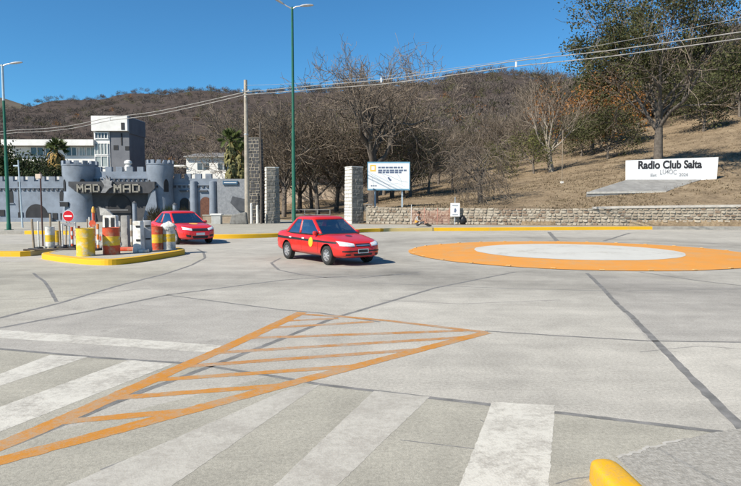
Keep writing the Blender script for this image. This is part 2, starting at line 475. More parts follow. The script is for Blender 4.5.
# far blue-grey mountain behind the left shoulder of the wooded ridge
fm = MB(); vs = []; fs = []
far_prof = [(-420, 140), (-120, 128), (-60, 112), (-20, 100), (2, 95), (12, 98), (30, 106), (60, 116), (140, 128), (300, 150)]
nn = 60
for i in range(nn + 1):
    u = -420 + 720 * i / nn
    v = float(np.interp(u, [a for a, b in far_prof], [b for a, b in far_prof]))
    for y, k in ((1500, -0.02), (1750, .55), (2000, .85), (2200, 1.0), (2500, .8), (3000, 0.0)):
        z = zv(v, 2200) * k + mnoise.noise((u * .05, y * .004, 0)) * 14 * (k > .3)
        x = (u - 370.5) / FPX * 2200 * (0.93 + 0.07 * y / 2200)
        vs.append((x, y, z))
for i in range(nn):
    for j in range(5): fs.append((i*6+j, (i+1)*6+j, (i+1)*6+j+1, i*6+j+1))
struct(fm.add(vs, fs).obj('mountain', pm('mountain_scrub', (.10, .085, .06), (.15, .12, .085), .01, .95, world_space=True), smooth=True, angle=180))

# ------------------------------------------------------------------ road and markings
road = struct(MB().add([(-90,-30,0),(60,-30,0),(60,44.2,0),(-90,44.2,0)], [(0,1,2,3)]).obj('road', M_road))
def slab(px, mat, z=0.0004):
    return polyobj('concrete_slab', [G(*q) for q in px], z, mat, road)
slab([(648,341.5),(900,343),(960,452),(722,432.5),(744,428)], M_slab_l)
slab([(0,350),(101,358.5),(192,365),(217,364),(142,392),(30,437),(-60,474),(-300,474),(-300,330)], M_slab_d)
slab([(268,377),(319,384.5),(560,413.5),(720,432.5),(760,437),(760,640),(-400,640),(-60,474),(30,437.5)], M_slab_d)
M_rs = [concrete_mat('slab_tone_%d' % i, t, w) for i, (t, w) in enumerate(((1.05, 1.0), (.93, .98), (.97, 1.04)))]
slab([(588,274.5),(515,272.5),(435,288.5),(339,317),(485,331),(648,340.5)], M_rs[0])
slab([(588,274.5),(648,340.5),(900,343.5),(1100,330),(900,300)], M_rs[1])
slab([(-200,300),(0,317),(60,302),(121,284),(165,273),(192,264.5),(205,257.5),(203,251.5),(190,262),(100,267),(30,262),(-200,262)], M_rs[2])
slab([(167,296),(228,303.5),(283,310.5),(320,313.5),(339,317),(268,344),(217,364),(192,364),(101,357.5),(0,348.5),(-200,330),(-60,340.5),(0,328.5),(90,311.5)], M_rs[1])
TAR = [
    ([(-120,338),(0,349),(101,358),(192,364),(268,376),(319,384),(430,398),(560,413),(720,432),(800,442)], .07),
    ([(587,273),(620,306),(645,330),(690,376),(744,430)], .095),
    ([(549,232),(557,241)], .22),
    ([(630,233),(604,241)], .18),
    ([(515,272),(435,288),(334,318),(268,344),(217,364),(142,392),(30,437),(-60,472)], .085),
    ([(485,331),(560,336),(650,341),(741,342.5),(900,344)], .055),
    ([(-60,340),(0,328),(90,311),(167,295),(283,280),(330,277),(420,274)], .09),
    ([(-60,330),(0,318),(60,303),(121,285),(165,274),(192,265),(205,258),(203,252),(197,249)], .09),
    ([(167,295),(228,303),(283,310),(320,313),(380,322)], .06),
    ([(33,273),(44,281),(50,290),(57,302)], .07),
    ([(281,258),(271,263),(279,270),(303,275),(327,277.5),(359,278),(420,272)], .08),
    ([(640,272),(700,281),(780,290)], .07),
]
for pts, w in TAR:
    g = [G(*p) for p in pts]
    # hand-poured sealant wanders a little
    q = []
    rr = random.Random(len(pts) + int(w * 1000))
    for a, b in zip(g[:-1], g[1:]):
        n = max(1, int((b - a).length / 0.9))
        for i in range(n):
            q.append(a.lerp(b, i / n) + Vector((rr.uniform(-.012, .012), rr.uniform(-.012, .012), 0)))
    q.append(g[-1])
    MB().add(*ribbon(q, w, 0.0012, jit=w*.05, step=.12)).obj('tar_joint', M_tar, road)
CR = [([(370,283),(420,285),(520,289),(620,291),(741,289)], .05), ([(400,440),(500,452)], .015), ([(100,470),(180,440),(240,424)], .02), ([(380,300),(460,304),(560,300)], .03),
      ([(556,484),(572,479),(590,477)], .015), ([(640,352),(700,346),(741,349)], .02), ([(480,420),(520,440),(545,446)], .012), ([(0,300),(60,297),(150,288)], .03)]
for pts, w in CR:
    MB().add(*ribbon([G(*p) for p in pts], w, 0.0009)).obj('crack', M_crack, road)
ZP = 0.0016
def stripe(px, mat):
    return polyobj('crosswalk_stripe', ragged([G(*q) for q in px], seed=int(px[0][0])), ZP, mat, road)
stripe([(492,402),(555,405.5),(547.5,500),(454,500)], M_white)
stripe([(374,391),(430,397),(337,486),(323,500),(259,500)], M_white_old)
stripe([(284,391),(320,384.5),(172,486),(152,500),(34,500)], M_white_old)
stripe([(0,407),(129,360),(173,364),(0,432),(-60,455),(-60,429)], M_white)
stripe([(0,374),(50,355),(88,357),(0,386),(-60,407),(-60,398)], M_white)
stripe([(-60,356),(2,350),(-60,370)], M_white)
polyobj('stop_line', ragged([G(*q) for q in [(-60,325),(0,330),(222,345.5),(213,353),(0,338),(-60,333)]]), ZP, M_white, road)
def line(pts, w, mat, name='hatch_line', z=ZP + .0005):
    return MB().add(*ribbon([G(*p) for p in pts], w, z, jit=.004, step=.06, seed=int(pts[0][0]))).obj(name, mat, road)
line([(302,312.5),(230,346),(170,372),(60,421),(0,446.5),(-40,462)], .19, M_orange)
line([(487,332.3),(400,355),(300,381),(170,416),(86,438.5),(0,461),(-40,471)], .17, M_orange, z=ZP + .0008)
line([(293,314),(340,316.5),(390,321),(487,332.6)], .12, M_orange_old, z=ZP + .0011)
LINE_L = [G(302,312.5), G(-40,462)]; LINE_B = [G(487,332.3), G(-40,471)]; LINE_T = [G(293,314), G(487,332.6)]
def meet(p, d, ln):
    q, e = ln[0], ln[1] - ln[0]; den = d.x*e.y - d.y*e.x
    t = ((q.x-p.x)*e.y - (q.y-p.y)*e.x)/den; return p + d*t, t
for a, b, mt, top in (((285,321),(345,318),M_orange_old,1), ((262,328.5),(377,321.5),M_orange_old,1), ((243,338.5),(455,331),M_orange_old,1), ((220,352.7),(446,338.5),M_orange_old,0), ((193,366),(399,351),M_orange_old,0),
             ((165,379.5),(338,367.5),M_orange,0), ((130,397),(269,386.5),M_orange,0), ((84,420),(158,413.5),M_orange,0)):
    p, q = G(*a), G(*b); d = (q - p).normalized()
    p0 = meet(p, d, LINE_L)[0]; q0 = meet(p, d, LINE_T if top else LINE_B)[0]
    MB().add(*ribbon([p0, q0], .13, ZP + .0003, jit=.004, step=.06, seed=int(a[0]))).obj('hatch_bar', mt, road)
# painted roundabout: a very low dome with an orange ring and a white centre
RC = Vector((7.66, 22.1, 0))
def dome(r0, r1, zo, n=96, wob=0.0, seed=0):
    rr = random.Random(seed); mb = MB(); ks = 8; vs = []; fs = []
    ph = [rr.uniform(0, 6.28) for _ in range(4)]
    for i in range(ks + 1):
        for j in range(n):
            t = 2*math.pi*j/n
            r = r0 + (r1 - r0) * i / ks
            if wob and i == ks: r += wob * (math.sin(5*t + ph[0]) + math.sin(11*t + ph[1]) + .7*math.sin(23*t + ph[2]))
            vs.append((RC.x + r*math.cos(t), RC.y + r*math.sin(t), zo + 0.07*(1 - (r/6.3)**2)))
    for i in range(ks):
        for j in range(n): fs.append((i*n+j, (i+1)*n+j, (i+1)*n+(j+1) % n, i*n+(j+1) % n))
    return mb.add(vs, fs)
dome(3.55, 6.2, .012, wob=.02).obj('roundabout_ring', M_ringo, road, smooth=True)
dome(0.01, 3.72, .017, wob=.015, seed=3).obj('roundabout_centre', M_ringw, road, smooth=True)
stud = MB().prism([(-.07,-.04),(.07,-.04),(.07,.04),(-.07,.04)], 0, .018)
st0 = None
for k in range(30):
    t = 2*math.pi*k/30 + .1
    if st0 is None:
        st0 = stud.obj('road_stud', pm('stud_paint', (.62,.40,.16), (.5,.32,.12), 4, .6), road, bevel=.006); o = st0
    else:
        o = st0.copy(); col.objects.link(o)
    o.location = (RC.x + 6.13*math.cos(t), RC.y + 6.13*math.sin(t), .02); o.rotation_euler = (0, 0, t + math.pi/2)

# ------------------------------------------------------------------ pavements with kerbs
def kerbed(name, outline, top, kerb_pts, kh=.2, kw=.22, yellow=None, mat=M_pave):
    o = polyobj(name, outline, top - .006, mat); struct(o); return o
def kerb_run(parent, pts, h, w, mat, z0=-.02, name='kerb', inner_left=True):
    """kerb stones along pts; body lies on the left side of the travel direction"""
    pts = [Vector((p[0], p[1], 0)) for p in pts]
    mb = MB(); vs = []; fs = []
    L_ = []
    for i, p in enumerate(pts):
        d = (pts[min(i+1, len(pts)-1)] - pts[max(i-1, 0)]).normalized(); n = Vector((-d.y, d.x, 0))
        if not inner_left: n = -n
        L_.append((p, n))
    prof = [(0, z0), (0.0, h - .035), (0.015, h - .01), (.045, h), (w, h), (w, z0)]
    for p, n in L_:
        for a, z in prof: vs.append(tuple(p + n*a + Vector((0, 0, z))))
    k = len(prof)
    for i in range(len(L_)-1):
        for j in range(k-1): fs.append((i*k+j, (i+1)*k+j, (i+1)*k+j+1, i*k+j+1))
    fs.append(tuple(range(k))); fs.append(tuple((len(L_)-1)*k + j for j in reversed(range(k))))
    o = mb.add(vs, fs).obj(name, mat, parent)
    bm = bmesh.new(); bm.from_mesh(o.data); bmesh.ops.recalc_face_normals(bm, faces=bm.faces); bm.to_mesh(o.data); bm.free()
    return o
def smooth_line(pts, n=8):
    P_ = [Vector((p[0], p[1])) for p in pts]; out = []
    for i in range(len(P_)-1):
        p0, p1, p2, p3 = P_[max(i-1,0)], P_[i], P_[i+1], P_[min(i+2,len(P_)-1)]
        for k in range(n):
            t = k/n
            out.append(.5*((2*p1) + (p2-p0)*t + (2*p0-5*p1+4*p2-p3)*t*t + (3*p1-p0-3*p2+p3)*t**3))
    out.append(P_[-1]); return out
KL = smooth_line([(-80,38.5),(-45,36.8),(-20.5,34.9),(-17.6,34.4),(-12.5,32.2),(-8.2,30.6),(-5.4,31.6),(-2.6,34.6),(0.1,37.7),(3.6,38.9),(8,39.4),(19.6,41.0),(27,40.7),(45,39)], 30)
pav = polyobj('pavement', [(p.x, p.y) for p in KL] + [(45,40.6),(37,40.75),(26.3,42),(14,43.6),(-.4,46.9),(-1.2,47.4),(-1.2,80),(-80,80)], .194, M_pave)
struct(pav)
def seg(x0, x1): return [p for p in KL if x0 <= p.x <= x1]
for x0, x1, mt in ((-80,-20.3,M_kerbc), (-20.6,-17.4,M_yellow), (-17.7,-9.3,M_kerbc), (-9.6,.9,M_yellow), (.6,4.3,M_yellow_f), (4.0,19.9,M_yellow), (19.5,45,M_kerbc)):
    kerb_run(pav, seg(x0, x1), .215 + (.003 if mt is M_kerbc else 0), .26, mt)

def island(name, front, back, top, kmat, label):
    """front: kerb line (travel with the body on the left)"""
    o = polyobj(name, [(p[0], p[1]) for p in front] + list(back), top - .008, M_pave); struct(o)
    kerb_run(o, front, top, .22, kmat); return o
isl_f = smooth_line([(-11.1,20.3),(-10.9,19.5),(-9.6,18.35),(-8.3,17.55),(-7.6,17.55),(-7.15,18.6),(-6.75,20.6),(-6.75,21.4),(-7.2,22.2)], 6)
isl = polyobj('traffic_island', [(p.x,p.y) for p in isl_f] + [(-8.6,23.2),(-11.3,23.4)], .172, M_pave); struct(isl)
kerb_run(isl, isl_f, .18, .22, M_yellow)
kerb_run(isl, [(-7.2,22.2),(-8.6,23.2),(-11.3,23.4),(-11.1,20.3)], .18, .2, M_kerbc)
il2 = [(-40,22.0),(-25,21.0),(-14,20.4),(-12.1,20.3),(-11.85,20.5),(-11.6,23.0),(-11.7,24.0)]
isl2 = polyobj('traffic_island', il2 + [(-40,26.5)], .172, M_pave); struct(isl2)
kerb_run(isl2, il2[:5], .18, .22, M_yellow)
kerb_run(isl2, il2[4:], .18, .22, M_yellow_f)  # duller yellow paints in the shade on this side face

# near corner: coarse concrete ramp and the rounded nose of a yellow kerb
M_rough = pm('exposed_aggregate', (.24,.225,.195), (.37,.35,.31), 30, .95, .5, 70, world_space=True, c3=(.45,.43,.385), detail=9)
def rough_patch():
    edge = [(617,457.5),(628,455),(640,452.5),(646,447.5),(655,448),(668,443),(683,439.5),(700,436),(722,432),(741,428.5),(770,423),(840,416)]
    P0 = [G(*p) for p in edge]
    rr = random.Random(4); top = []
    for a, b in zip(P0[:-1], P0[1:]):
        for i in range(5): top.append(a.lerp(b, i/5) + Vector((rr.uniform(-.012,.012), rr.uniform(-.015,.015), 0)))
    top.append(P0[-1])
    vs, fs = [], []; n = len(top); rows = 14
    for k in range(rows + 1):
        f = k / rows
        for p in top:
            y = p.y * (1 - f) + (-2.0) * f
            x = p.x + f * (.02 if p.x < 1.9 else 1.5)
            h = .004 + .035 * min(1, f * 3) + .003 * mnoise.noise((x*9, y*9, 0)) * min(1, f*10)
            vs.append((x, y, h))
    for k in range(rows):
        for j in range(n-1): fs.append((k*n+j, (k+1)*n+j, (k+1)*n+j+1, k*n+j+1))
    o = MB().add(vs, fs).obj('pavement_ramp', M_rough, smooth=True); struct(o)
    # smear of pale cement along its edge
    MB().add(*ribbon(top[:30], .03, .0065)).obj('cement_smear', pm('cement_smear', (.43,.41,.37), (.36,.34,.3), 12, .95, world_space=True), o)
    return o
ramp = rough_patch()
kx, ky = G(608, 470, .1).x, G(608, 470, .1).y
kn = MB(); vs = []; fs = []
prof = [(-.112, -.02), (-.108, .10), (-.100, .135), (-.07, .150), (.0, .154), (.06, .148), (.092, .128), (.104, .09), (.118, -.02)]
stn = [(.10, .62, .80), (.085, .80, .93), (.04, .93, .985), (-.05, 1, 1), (-.35, 1.03, 1.0), (-.8, 1.04, 1.02), (-1.6, 1.05, 1.02), (-5.0, 1.05, 1.02)]
for yo, sw, sh in stn:
    for a, z in prof: vs.append((kx + a*sw + .01*mnoise.noise((yo*9, a*30, 1)) + (-yo)*.03, ky + yo, z*sh + .006*mnoise.noise((a*20, yo*6, 5))))
k = len(prof)
for i in range(len(stn)-1):
    for j in range(k-1): fs.append((i*k+j, i*k+j+1, (i+1)*k+j+1, (i+1)*k+j))
fs.append(tuple(range(k)))
ko = kn.add(vs, fs).obj('kerb_nose', paint_mat('fresh_kerb_paint', (0.76, 0.40, 0.012), under=(.44,.28,.08), wear=.5, wscale=9, rough=.9), ramp, smooth=True, angle=70)
ss = ko.modifiers.new('sub', 'SUBSURF'); ss.levels = 2; ss.render_levels = 2

# ------------------------------------------------------------------ castle-fronted building
M_cas = pm('castle_paint', (.215,.25,.30), (.165,.19,.225), 1.1, .9, .45, 10, c3=(.11,.12,.135), detail=9, lo=.38, hi=.62)
M_casd = pm('castle_fascia_paint', (.045,.047,.052), (.07,.07,.075), 2, .75, .2, 20)
M_void = pm('dark_opening', (.018,.018,.02), (.03,.03,.032), 2, .6)
M_letter = pm('letter_paint', (.30,.28,.235), (.17,.16,.135), 5, .6, .2, 30)
M_trim = pm('castle_dark_trim', (.055,.06,.07), (.085,.09,.1), 3, .8)
M_whitewall = pm('white_render', (.72,.71,.68), (.6,.59,.56), .8, .9, .15, 12)
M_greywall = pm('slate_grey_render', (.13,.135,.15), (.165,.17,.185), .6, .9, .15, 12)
M_winglass = pm('window_glass', (.05,.06,.07), (.09,.10,.11), 1.5, .12, spec=.6)
M_curtain = pm('curtained_glass', (.34,.37,.35), (.2,.23,.23), 1.2, .2, spec=.5)
M_frame = pm('white_frame', (.68,.68,.66), None, 3, .6)
M_wooddoor = pm('old_wood_door', (.15,.065,.04), (.09,.04,.028), 6, .7, .3, 30)
CY = 52.0
def cx(u): return (u - 370.5) / FPX * CY
def cz(v): return zv(v, CY)
castle = thing('castle_building', 'blue-grey mock castle with two round towers and dark entrance fascia', 'building', (cx(122), CY, .194))
CO = Vector((cx(122), CY, .194))
def cpart(mb, name, mat, parent=None, **kw):
    o = mb.obj(name, mat, parent or castle, **kw)
    if parent is None: o.location = -CO
    return o
def arch_poly(w, h, pointed=True, n=8):
    """outline of an arched opening, base centre at origin"""
    pts = [(-w/2, 0), (w/2, 0)]
    if pointed:
        hs = h * .58
        for i in range(n+1):
            t = i/n; pts.append((w/2*(1-t**1.6), hs + (h-hs)*math.sin(t*math.pi/2)**.9))
        for i in range(1, n+1):
            t = 1 - i/n; pts.append((-w/2*(1-t**1.6), hs + (h-hs)*math.sin(t*math.pi/2)**.9))
    else:
        hs = max(0.0, h - w/2)
        ry = h - hs
        for i in range(2*n+1):
            a = math.pi*i/(2*n); pts.append((w/2*math.cos(a), hs + ry*math.sin(a)))
    out = []
    for q in pts:
        if not out or (abs(q[0]-out[-1][0]) + abs(q[1]-out[-1][1])) > 1e-4: out.append(q)
    return out
def upright(loc, rz=0.0):
    """maps 2-D outline (x,y)->(x,z) facing -y"""
    return Matrix.Translation(Vector(loc)) @ Matrix.Rotation(rz, 4, 'Z') @ Matrix.Rotation(math.pi/2, 4, 'X')
def wing(x0, x1, y, top, th=.5, name='wall', merlon=.62, mw=.55, seed=0):
    b = MB().box(x0, x1, y, y + th, 0, top)
    b.box(x0, x1, y - .10, y + .05, top - .62, top - .5)
    w = cpart(b, name, M_cas)
    mm = MB(); x = x0 + .15; rr = random.Random(seed)
    while x + mw < x1:
        mm.box(x, x + mw, y + .02, y + .35, top, top + .42); x += mw + .38
    cpart(mm, 'battlement', M_cas)['kind'] = 'stuff'
    cc = MB(); x = x0 + .1
    while x < x1 - .2:
        cc.box(x, x + .2, y - .085, y - .002, top - .82, top - .62); x += .42
    cpart(cc, 'corbels', M_trim)['kind'] = 'stuff'
    return w
xl0, xl1 = cx(-70), cx(66)
wing(xl0, xl1, CY + .4, cz(181))
cpart(MB().box(xl0, xl1, CY+.95, CY+1.3, cz(181)-.2, cz(176)), 'parapet', M_whitewall)
wing(cx(94), cx(150), CY + .1, cz(171.5), seed=2)
wing(cx(170), cx(216), CY + .9, cz(178), seed=3)
def tower(u0, u1, vtop, name='tower', flare=0.0):
    r = (cx(u1) - cx(u0)) / 2; xc = (cx(u0) + cx(u1)) / 2; h = cz(vtop)
    prof = [(r*(1.0 + flare), 0), (r*(.97 + flare*.8), .9), (r*(.93 + flare*.35), 2.0), (r*.92, 2.9), (r*.92, h - 1.35), (r*1.0, h - 1.1), (r*1.0, h - .3), (r*1.03, h - .28), (r*1.03, h - .18)]
    t = cpart(MB().lathe(prof, 36, (xc, CY + .35, 0)), name, M_cas, smooth=True)
    mm = MB()
    n = 13
    for k in range(n):
        a0 = 2*math.pi*k/n; a1 = a0 + 2*math.pi/n*.56
        vs = []
        for z in (h - .19, h + .12):
            for rr_ in (r*.84, r*1.035):
                for a in (a0, (a0+a1)/2, a1): vs.append((xc + rr_*math.cos(a), CY + .35 + rr_*math.sin(a), z))
        mm.add(vs, [(0,1,4,3),(1,2,5,4),(6,9,10,7),(7,10,11,8),(3,4,10,9),(4,5,11,10),(0,6,7,1),(1,7,8,2),(0,3,9,6),(2,8,11,5)])
    mm.obj('battlement', M_cas, t)['kind'] = 'stuff'
    def tw(ang, z, w, hh, pointed=True):
        d = Vector((math.sin(ang), -math.cos(ang), 0)); p = Vector((xc, CY+.35, z)) + d * (r*.92 - .12)
        MB().prism(arch_poly(w, hh, pointed), -.05, .165, M=upright(p, ang)).obj('window', M_void, t)
    return t, tw, xc, r, h
t1, tw1, xc1, r1, h1 = tower(63.5, 96.5, 162.5, flare=.1)
for ang, z, w, hh in ((R(-62), h1-2.5, .42, 1.0), (R(12), h1-2.6, .5, 1.15), (R(-34), h1-1.9, .14, .22), (R(-12), h1-2.5, .14, .2)): tw1(ang + .35, z, w, hh)
MB().box(-.35, .35, -.06, .1, 0, .4).obj('window', M_void, t1, loc=(xc1 - .75, CY + .35 - r1*1.02, cz(206.5)))
t2, tw2, xc2, r2, h2 = tower(147, 173, 161.5, flare=.05)
for ang, z, w, hh in ((R(-55), h2-2.6, .36, 1.0), (R(28), h2-2.65, .42, 1.1), (R(-12), h2-2.3, .14, .2), (R(-28), .95, .34, .85)): tw2(ang + .3, z, w, hh)
# dark entrance front between the towers, with sloping cheeks
yF = CY - 1.1
fx0, fx1 = cx(76), cx(160)
zt, zb = cz(182), cz(192)
fa = MB()
fa.add([(fx0, yF, zt), (fx1, yF, zt), (fx1, yF, zb + .3), (fx1 - .5, yF + .05, zb - .12), (fx0 + .9, yF + .05, zb - .12), (fx0, yF, zb + .5)], [(0, 5, 4, 3, 2, 1)])
fa.box(fx0, fx1, yF + .02, CY + .3, zt - .16, zt)
fa.box(cx(85), cx(151), yF + .9, CY + .2, 0, zt - .2)
cpart(fa, 'entrance_fascia', M_casd)
cpart(MB().prism(arch_poly(cx(132.5) - cx(109.5), cz(194.5), False, 10), -.2, .06, M=upright((cx(121), yF + .9, 0))), 'archway', M_void)
cpart(MB().box(cx(111), cx(131), yF + .55, yF + .6, cz(210.4), cz(209.4)), 'door_rail', pm('grey_rail', (.2,.2,.2), None, 4, .6))
cpart(MB().prism([(cx(146), 0), (cx(163), 0), (cx(160), cz(190)), (cx(157.5), cz(190)), (cx(150.5), cz(207))], -1.1, -.1, M=upright((0, yF, 0))), 'cheek_wall', M_cas)
PIX = {'M': ["#...#", "##.##", "#####", "#.#.#", "#...#", "#...#"], 'A': [".####", "#...#", "#...#", "#####", "#...#", "#...#"], 'D': ["####.", "#...#", "#...#", "#...#", "#...#", "####."]}
def letters(text, u0, u1, v0, v1):
    n = len(text); wl = (cx(u1) - cx(u0)) / n
    for i, ch in enumerate(text):
        px = wl * .84 / 5; pz = (cz(v0) - cz(v1)) / 6
        mb = MB()
        for r_, row in enumerate(PIX[ch]):
            for c_, k in enumerate(row):
                if k == '#': mb.box(c_*px - .003, (c_+1)*px + .003, -.1, 0.0, (5-r_)*pz - .003, (6-r_)*pz + .003)
        o = cpart(mb, 'letter', M_letter); o.location = Vector((cx(u0) + i*wl, yF - .012, cz(v1))) - CO
letters('MAD', 84.5, 108, 184.6, 192.4)
letters('MAD', 120.5, 147.5, 184.4, 192.6)
em = [(108.5,193),(112,186),(108.8,180.5),(111.5,182),(110.8,178),(113.4,180.5),(114,176.2),(115.6,180),(117.4,177.6),(117.5,181.5),(119.6,181),(118.6,185.5),(120,187),(116.5,188.8),(112.5,193.2)]
emp = [((a - 114.5)/FPX*CY, (190 - b)/FPX*CY) for a, b in em]; emp.reverse()
cpart(MB().prism(emp, -.02, .16, M=upright((cx(114.5), yF - .02, cz(190)))), 'emblem', pm('emblem_paint', (.28,.28,.285), (.13,.13,.135), 3, .7, .4, 20))
# openings in the left wing
yw = CY + .4
def opening(u, v0, v1, wpx, pointed=True, mat=M_void, y=yw, parent=None):
    w = wpx/FPX*CY; z0, z1 = cz(v1), cz(v0)
    o = cpart(MB().prism(arch_poly(w, z1 - z0, pointed), -.06, .03, M=upright((cx(u), y, z0))), 'window', mat)
    MB().box(-w/2 - .08, w/2 + .08, -.1, .02, -.08, 0).obj('sill', M_cas, o, loc=(cx(u), y, z0))
    return o
opening(60.3, 190.5, 201, 4); opening(9.5, 188.5, 203, 4.2); opening(-18, 190, 202, 4)
cpart(MB().prism(arch_poly(cx(45.5) - cx(23.5), cz(203.5) - .25, False, 10), -.03, .03, M=upright((cx(34.5), yw, .2))), 'archway', M_void)
for u, v in ((18.5,215.5),(46.5,216),(53,216.3),(61,216.5),(0,213)):
    cpart(MB().box(-.22, .22, -.05, .03, -.28, .28), 'window', M_void).location = Vector((cx(u), yw, cz(v))) - CO
cpart(MB().box(cx(16.6), cx(19.6), yw - .012, yw + .1, cz(213), cz(181.5)), 'downpipe_recess', M_trim)
cpart(MB().box(xl0, xl1 - 1.3, yw - .35, yw - .02, 0, .55), 'plinth', M_cas)
# right wing: half-round buttresses, door in an arch, stucco wall
for u in (191.5, 211):
    cpart(MB().lathe([(.42,0),(.38,.6),(.33,1.5),(.32,cz(181)),(.05,cz(180))], 20, (cx(u), CY + .85, 0)), 'buttress', M_cas, smooth=True)
cpart(MB().prism(arch_poly(.95, cz(198), False, 8), -.03, .06, M=upright((cx(203.3), CY + .9, .1))), 'door', M_wooddoor)
cpart(MB().prism(arch_poly(.85, 1.5, False, 8), -.03, .05, M=upright((cx(182), CY + .9, .8))), 'archway', M_void)
for u0, u1 in ((177.5,186.5),(197,205.5)):
    cpart(MB().box(cx(u0), cx(u1), CY + .72, CY + .88, cz(191.2), cz(190)), 'ledge', M_trim)
cpart(MB().box(cx(216.02), cx(247), CY + .6, CY + 1.2, 0, cz(178.5)), 'stucco_wall', pm('pale_stucco', (.27,.28,.295), (.19,.20,.215), 6, .95, .9, 18))
tag(MB().prism([(-.75,.2),(-.15,-.45),(.75,-.62),(.62,.5),(-.55,.78)], 0, .12, M=upright((cx(238), CY + .55, cz(205)))).obj('wall_panel', M_trim), 'dark tilted panel fixed to the pale stucco wall', 'panel')
bs = tag(MB().box(-.66, .66, -.06, .06, -.16, .16).obj('wall_sign', pm('blue_sign_board', (.035,.09,.16), (.05,.12,.2), 3, .6), loc=(cx(229.5), CY + .52, cz(182.4))), 'small blue sign board on top of the stucco wall beside hanging palm', 'sign')
MB().box(-.55, .55, -.072, -.06, -.03, .03).obj('text_line', M_frame, bs)
# statue-like finial blocks on the castle roof
tag(MB().lathe([(.2,0),(.3,.1),(.32,.5),(.2,.6),(.35,.75),(.3,.95),(.1,1.05)], 10, (0,0,0)).obj('roof_ornament', M_whitewall, smooth=True, loc=(cx(127.5), CY + .5, cz(171.5) - .01 + 0)), 'white lumpy ornament on the castle parapet right of the hand emblem', 'ornament')

# ------------------------------------------------------------------ pale modern building behind the castle
BY = 88.0
def bx_(u): return (u - 370.5)/FPX*BY
def bz(v): return zv(v, BY)
mb_ = thing('office_building', 'white flat-roofed building with a raised white box and slate grey side block', 'building', (bx_(90), BY, 0)); BO = Vector((bx_(90), BY, 0))
def bpart(mb, name, mat, parent=None, **kw):
    o = mb.obj(name, mat, parent or mb_, **kw)
    if parent is None: o.location = -BO
    return o
bpart(MB().box(bx_(8), bx_(96), BY + 1, BY + 9, bz(200) - .5, bz(146)), 'wall', M_whitewall)
bpart(MB().box(bx_(6), bx_(97), BY - .4, BY + 9.4, bz(145.6), bz(139.6)), 'roof_slab', M_whitewall)
wv = bpart(MB().box(bx_(96), bx_(111.5), BY + .2, BY + 7, 0, bz(131.5)), 'stair_bay', M_whitewall)
bpart(MB().box(bx_(95.5), bx_(131), BY - .4, BY + 6.4, bz(131), bz(116)), 'upper_box', M_whitewall)
bpart(MB().box(bx_(131) - .02, bx_(131) + .06, BY + .2, BY + 6.5, bz(131) - .3, bz(116.6)), 'side_shade_panel', M_greywall)  # grey sheet paints in the shade on the white box's right side
bpart(MB().box(bx_(125), bx_(128.4), BY - .46, BY - .35, bz(130), bz(123)), 'window', M_void)
bpart(MB().box(bx_(111.5), bx_(131) - .06, BY + .3, BY + 6.3, 0, bz(131) - .005), 'grey_block', M_greywall)
for u0, u1, v0, v1 in ((115,119.5,145,149.5),(126.5,130.5,146,150),(122.5,124,133,145)):
    bpart(MB().box(bx_(u0), bx_(u1), BY + .24, BY + .34, bz(v1), bz(v0)), 'window', M_void)
for u0, u1, v0, v1, n, gm in ((97,109.5,143.5,154,4,M_curtain),(97,109.5,156.5,166.5,2,M_curtain),(97.5,110,133,138,4,M_winglass)):
    w = bpart(MB().box(bx_(u0), bx_(u1), BY + .12, BY + .22, bz(v1), bz(v0)), 'window', gm)
    fr = MB(); fr.box(bx_(u0) - .1, bx_(u1) + .1, BY + .04, BY + .1, bz(v1) - .15, bz(v1)); fr.box(bx_(u0) - .1, bx_(u1) + .1, BY + .04, BY + .1, bz(v0), bz(v0) + .12)
    for k in range(n + 1):
        x = bx_(u0) + (bx_(u1) - bx_(u0)) * k / n; fr.box(x - .05, x + .05, BY + .02, BY + .115, bz(v1), bz(v0))
    fr.obj('frame', M_frame, w)
for u0, u1 in ((30,43),(45,54),(66,76),(79,84.5),(86,94.5)):
    w = bpart(MB().box(bx_(u0), bx_(u1), BY + .9, BY + 1.1, bz(155), bz(147)), 'window', M_curtain if u0 > 70 else M_winglass)
    fr = MB()
    for k in range(3):
        x = bx_(u0) + (bx_(u1) - bx_(u0)) * k / 2; MB().box(x - .06, x + .06, BY + .85, BY + .89, bz(155), bz(147)).obj('mullion', M_frame, w)
# ------------------------------------------------------------------ white shed with tin roof
SY = 74.0
def sx(u): return (u - 370.5)/FPX*SY
def sz(v): return zv(v, SY)
shed = thing('house', 'low white house with corrugated roof behind the castle wall', 'house', (sx(214), SY, 0)); SO = Vector((sx(214), SY, 0))
def spart(mb, name, mat, **kw):
    o = mb.obj(name, mat, shed, **kw); o.location = -SO; return o
spart(MB().box(sx(187.5), sx(241), SY, SY + 6, 0, sz(157)), 'wall', M_whitewall)
rf = MB(); n = 60
vs = []; fs = []
for i in range(n + 1):
    x = sx(186) + (sx(243) - sx(186)) * i / n; dz = .05 * (i % 2)
    for y, z in ((SY - .5, sz(156.8)), (SY + 6.5, sz(150) + .2)): vs += [(x, y, z + dz), (x, y, z + dz - .08)]
for i in range(n):
    a, b = i*4, (i+1)*4
    fs += [(a, b, b+2, a+2), (a+1, a+3, b+3, b+1), (a, a+1, b+1, b), (a+2, b+2, b+3, a+3)]
spart(rf.add(vs, fs), 'roof', pm('tin_roof', (.4,.39,.36), (.28,.25,.22), 1.5, .5, metal=.2))
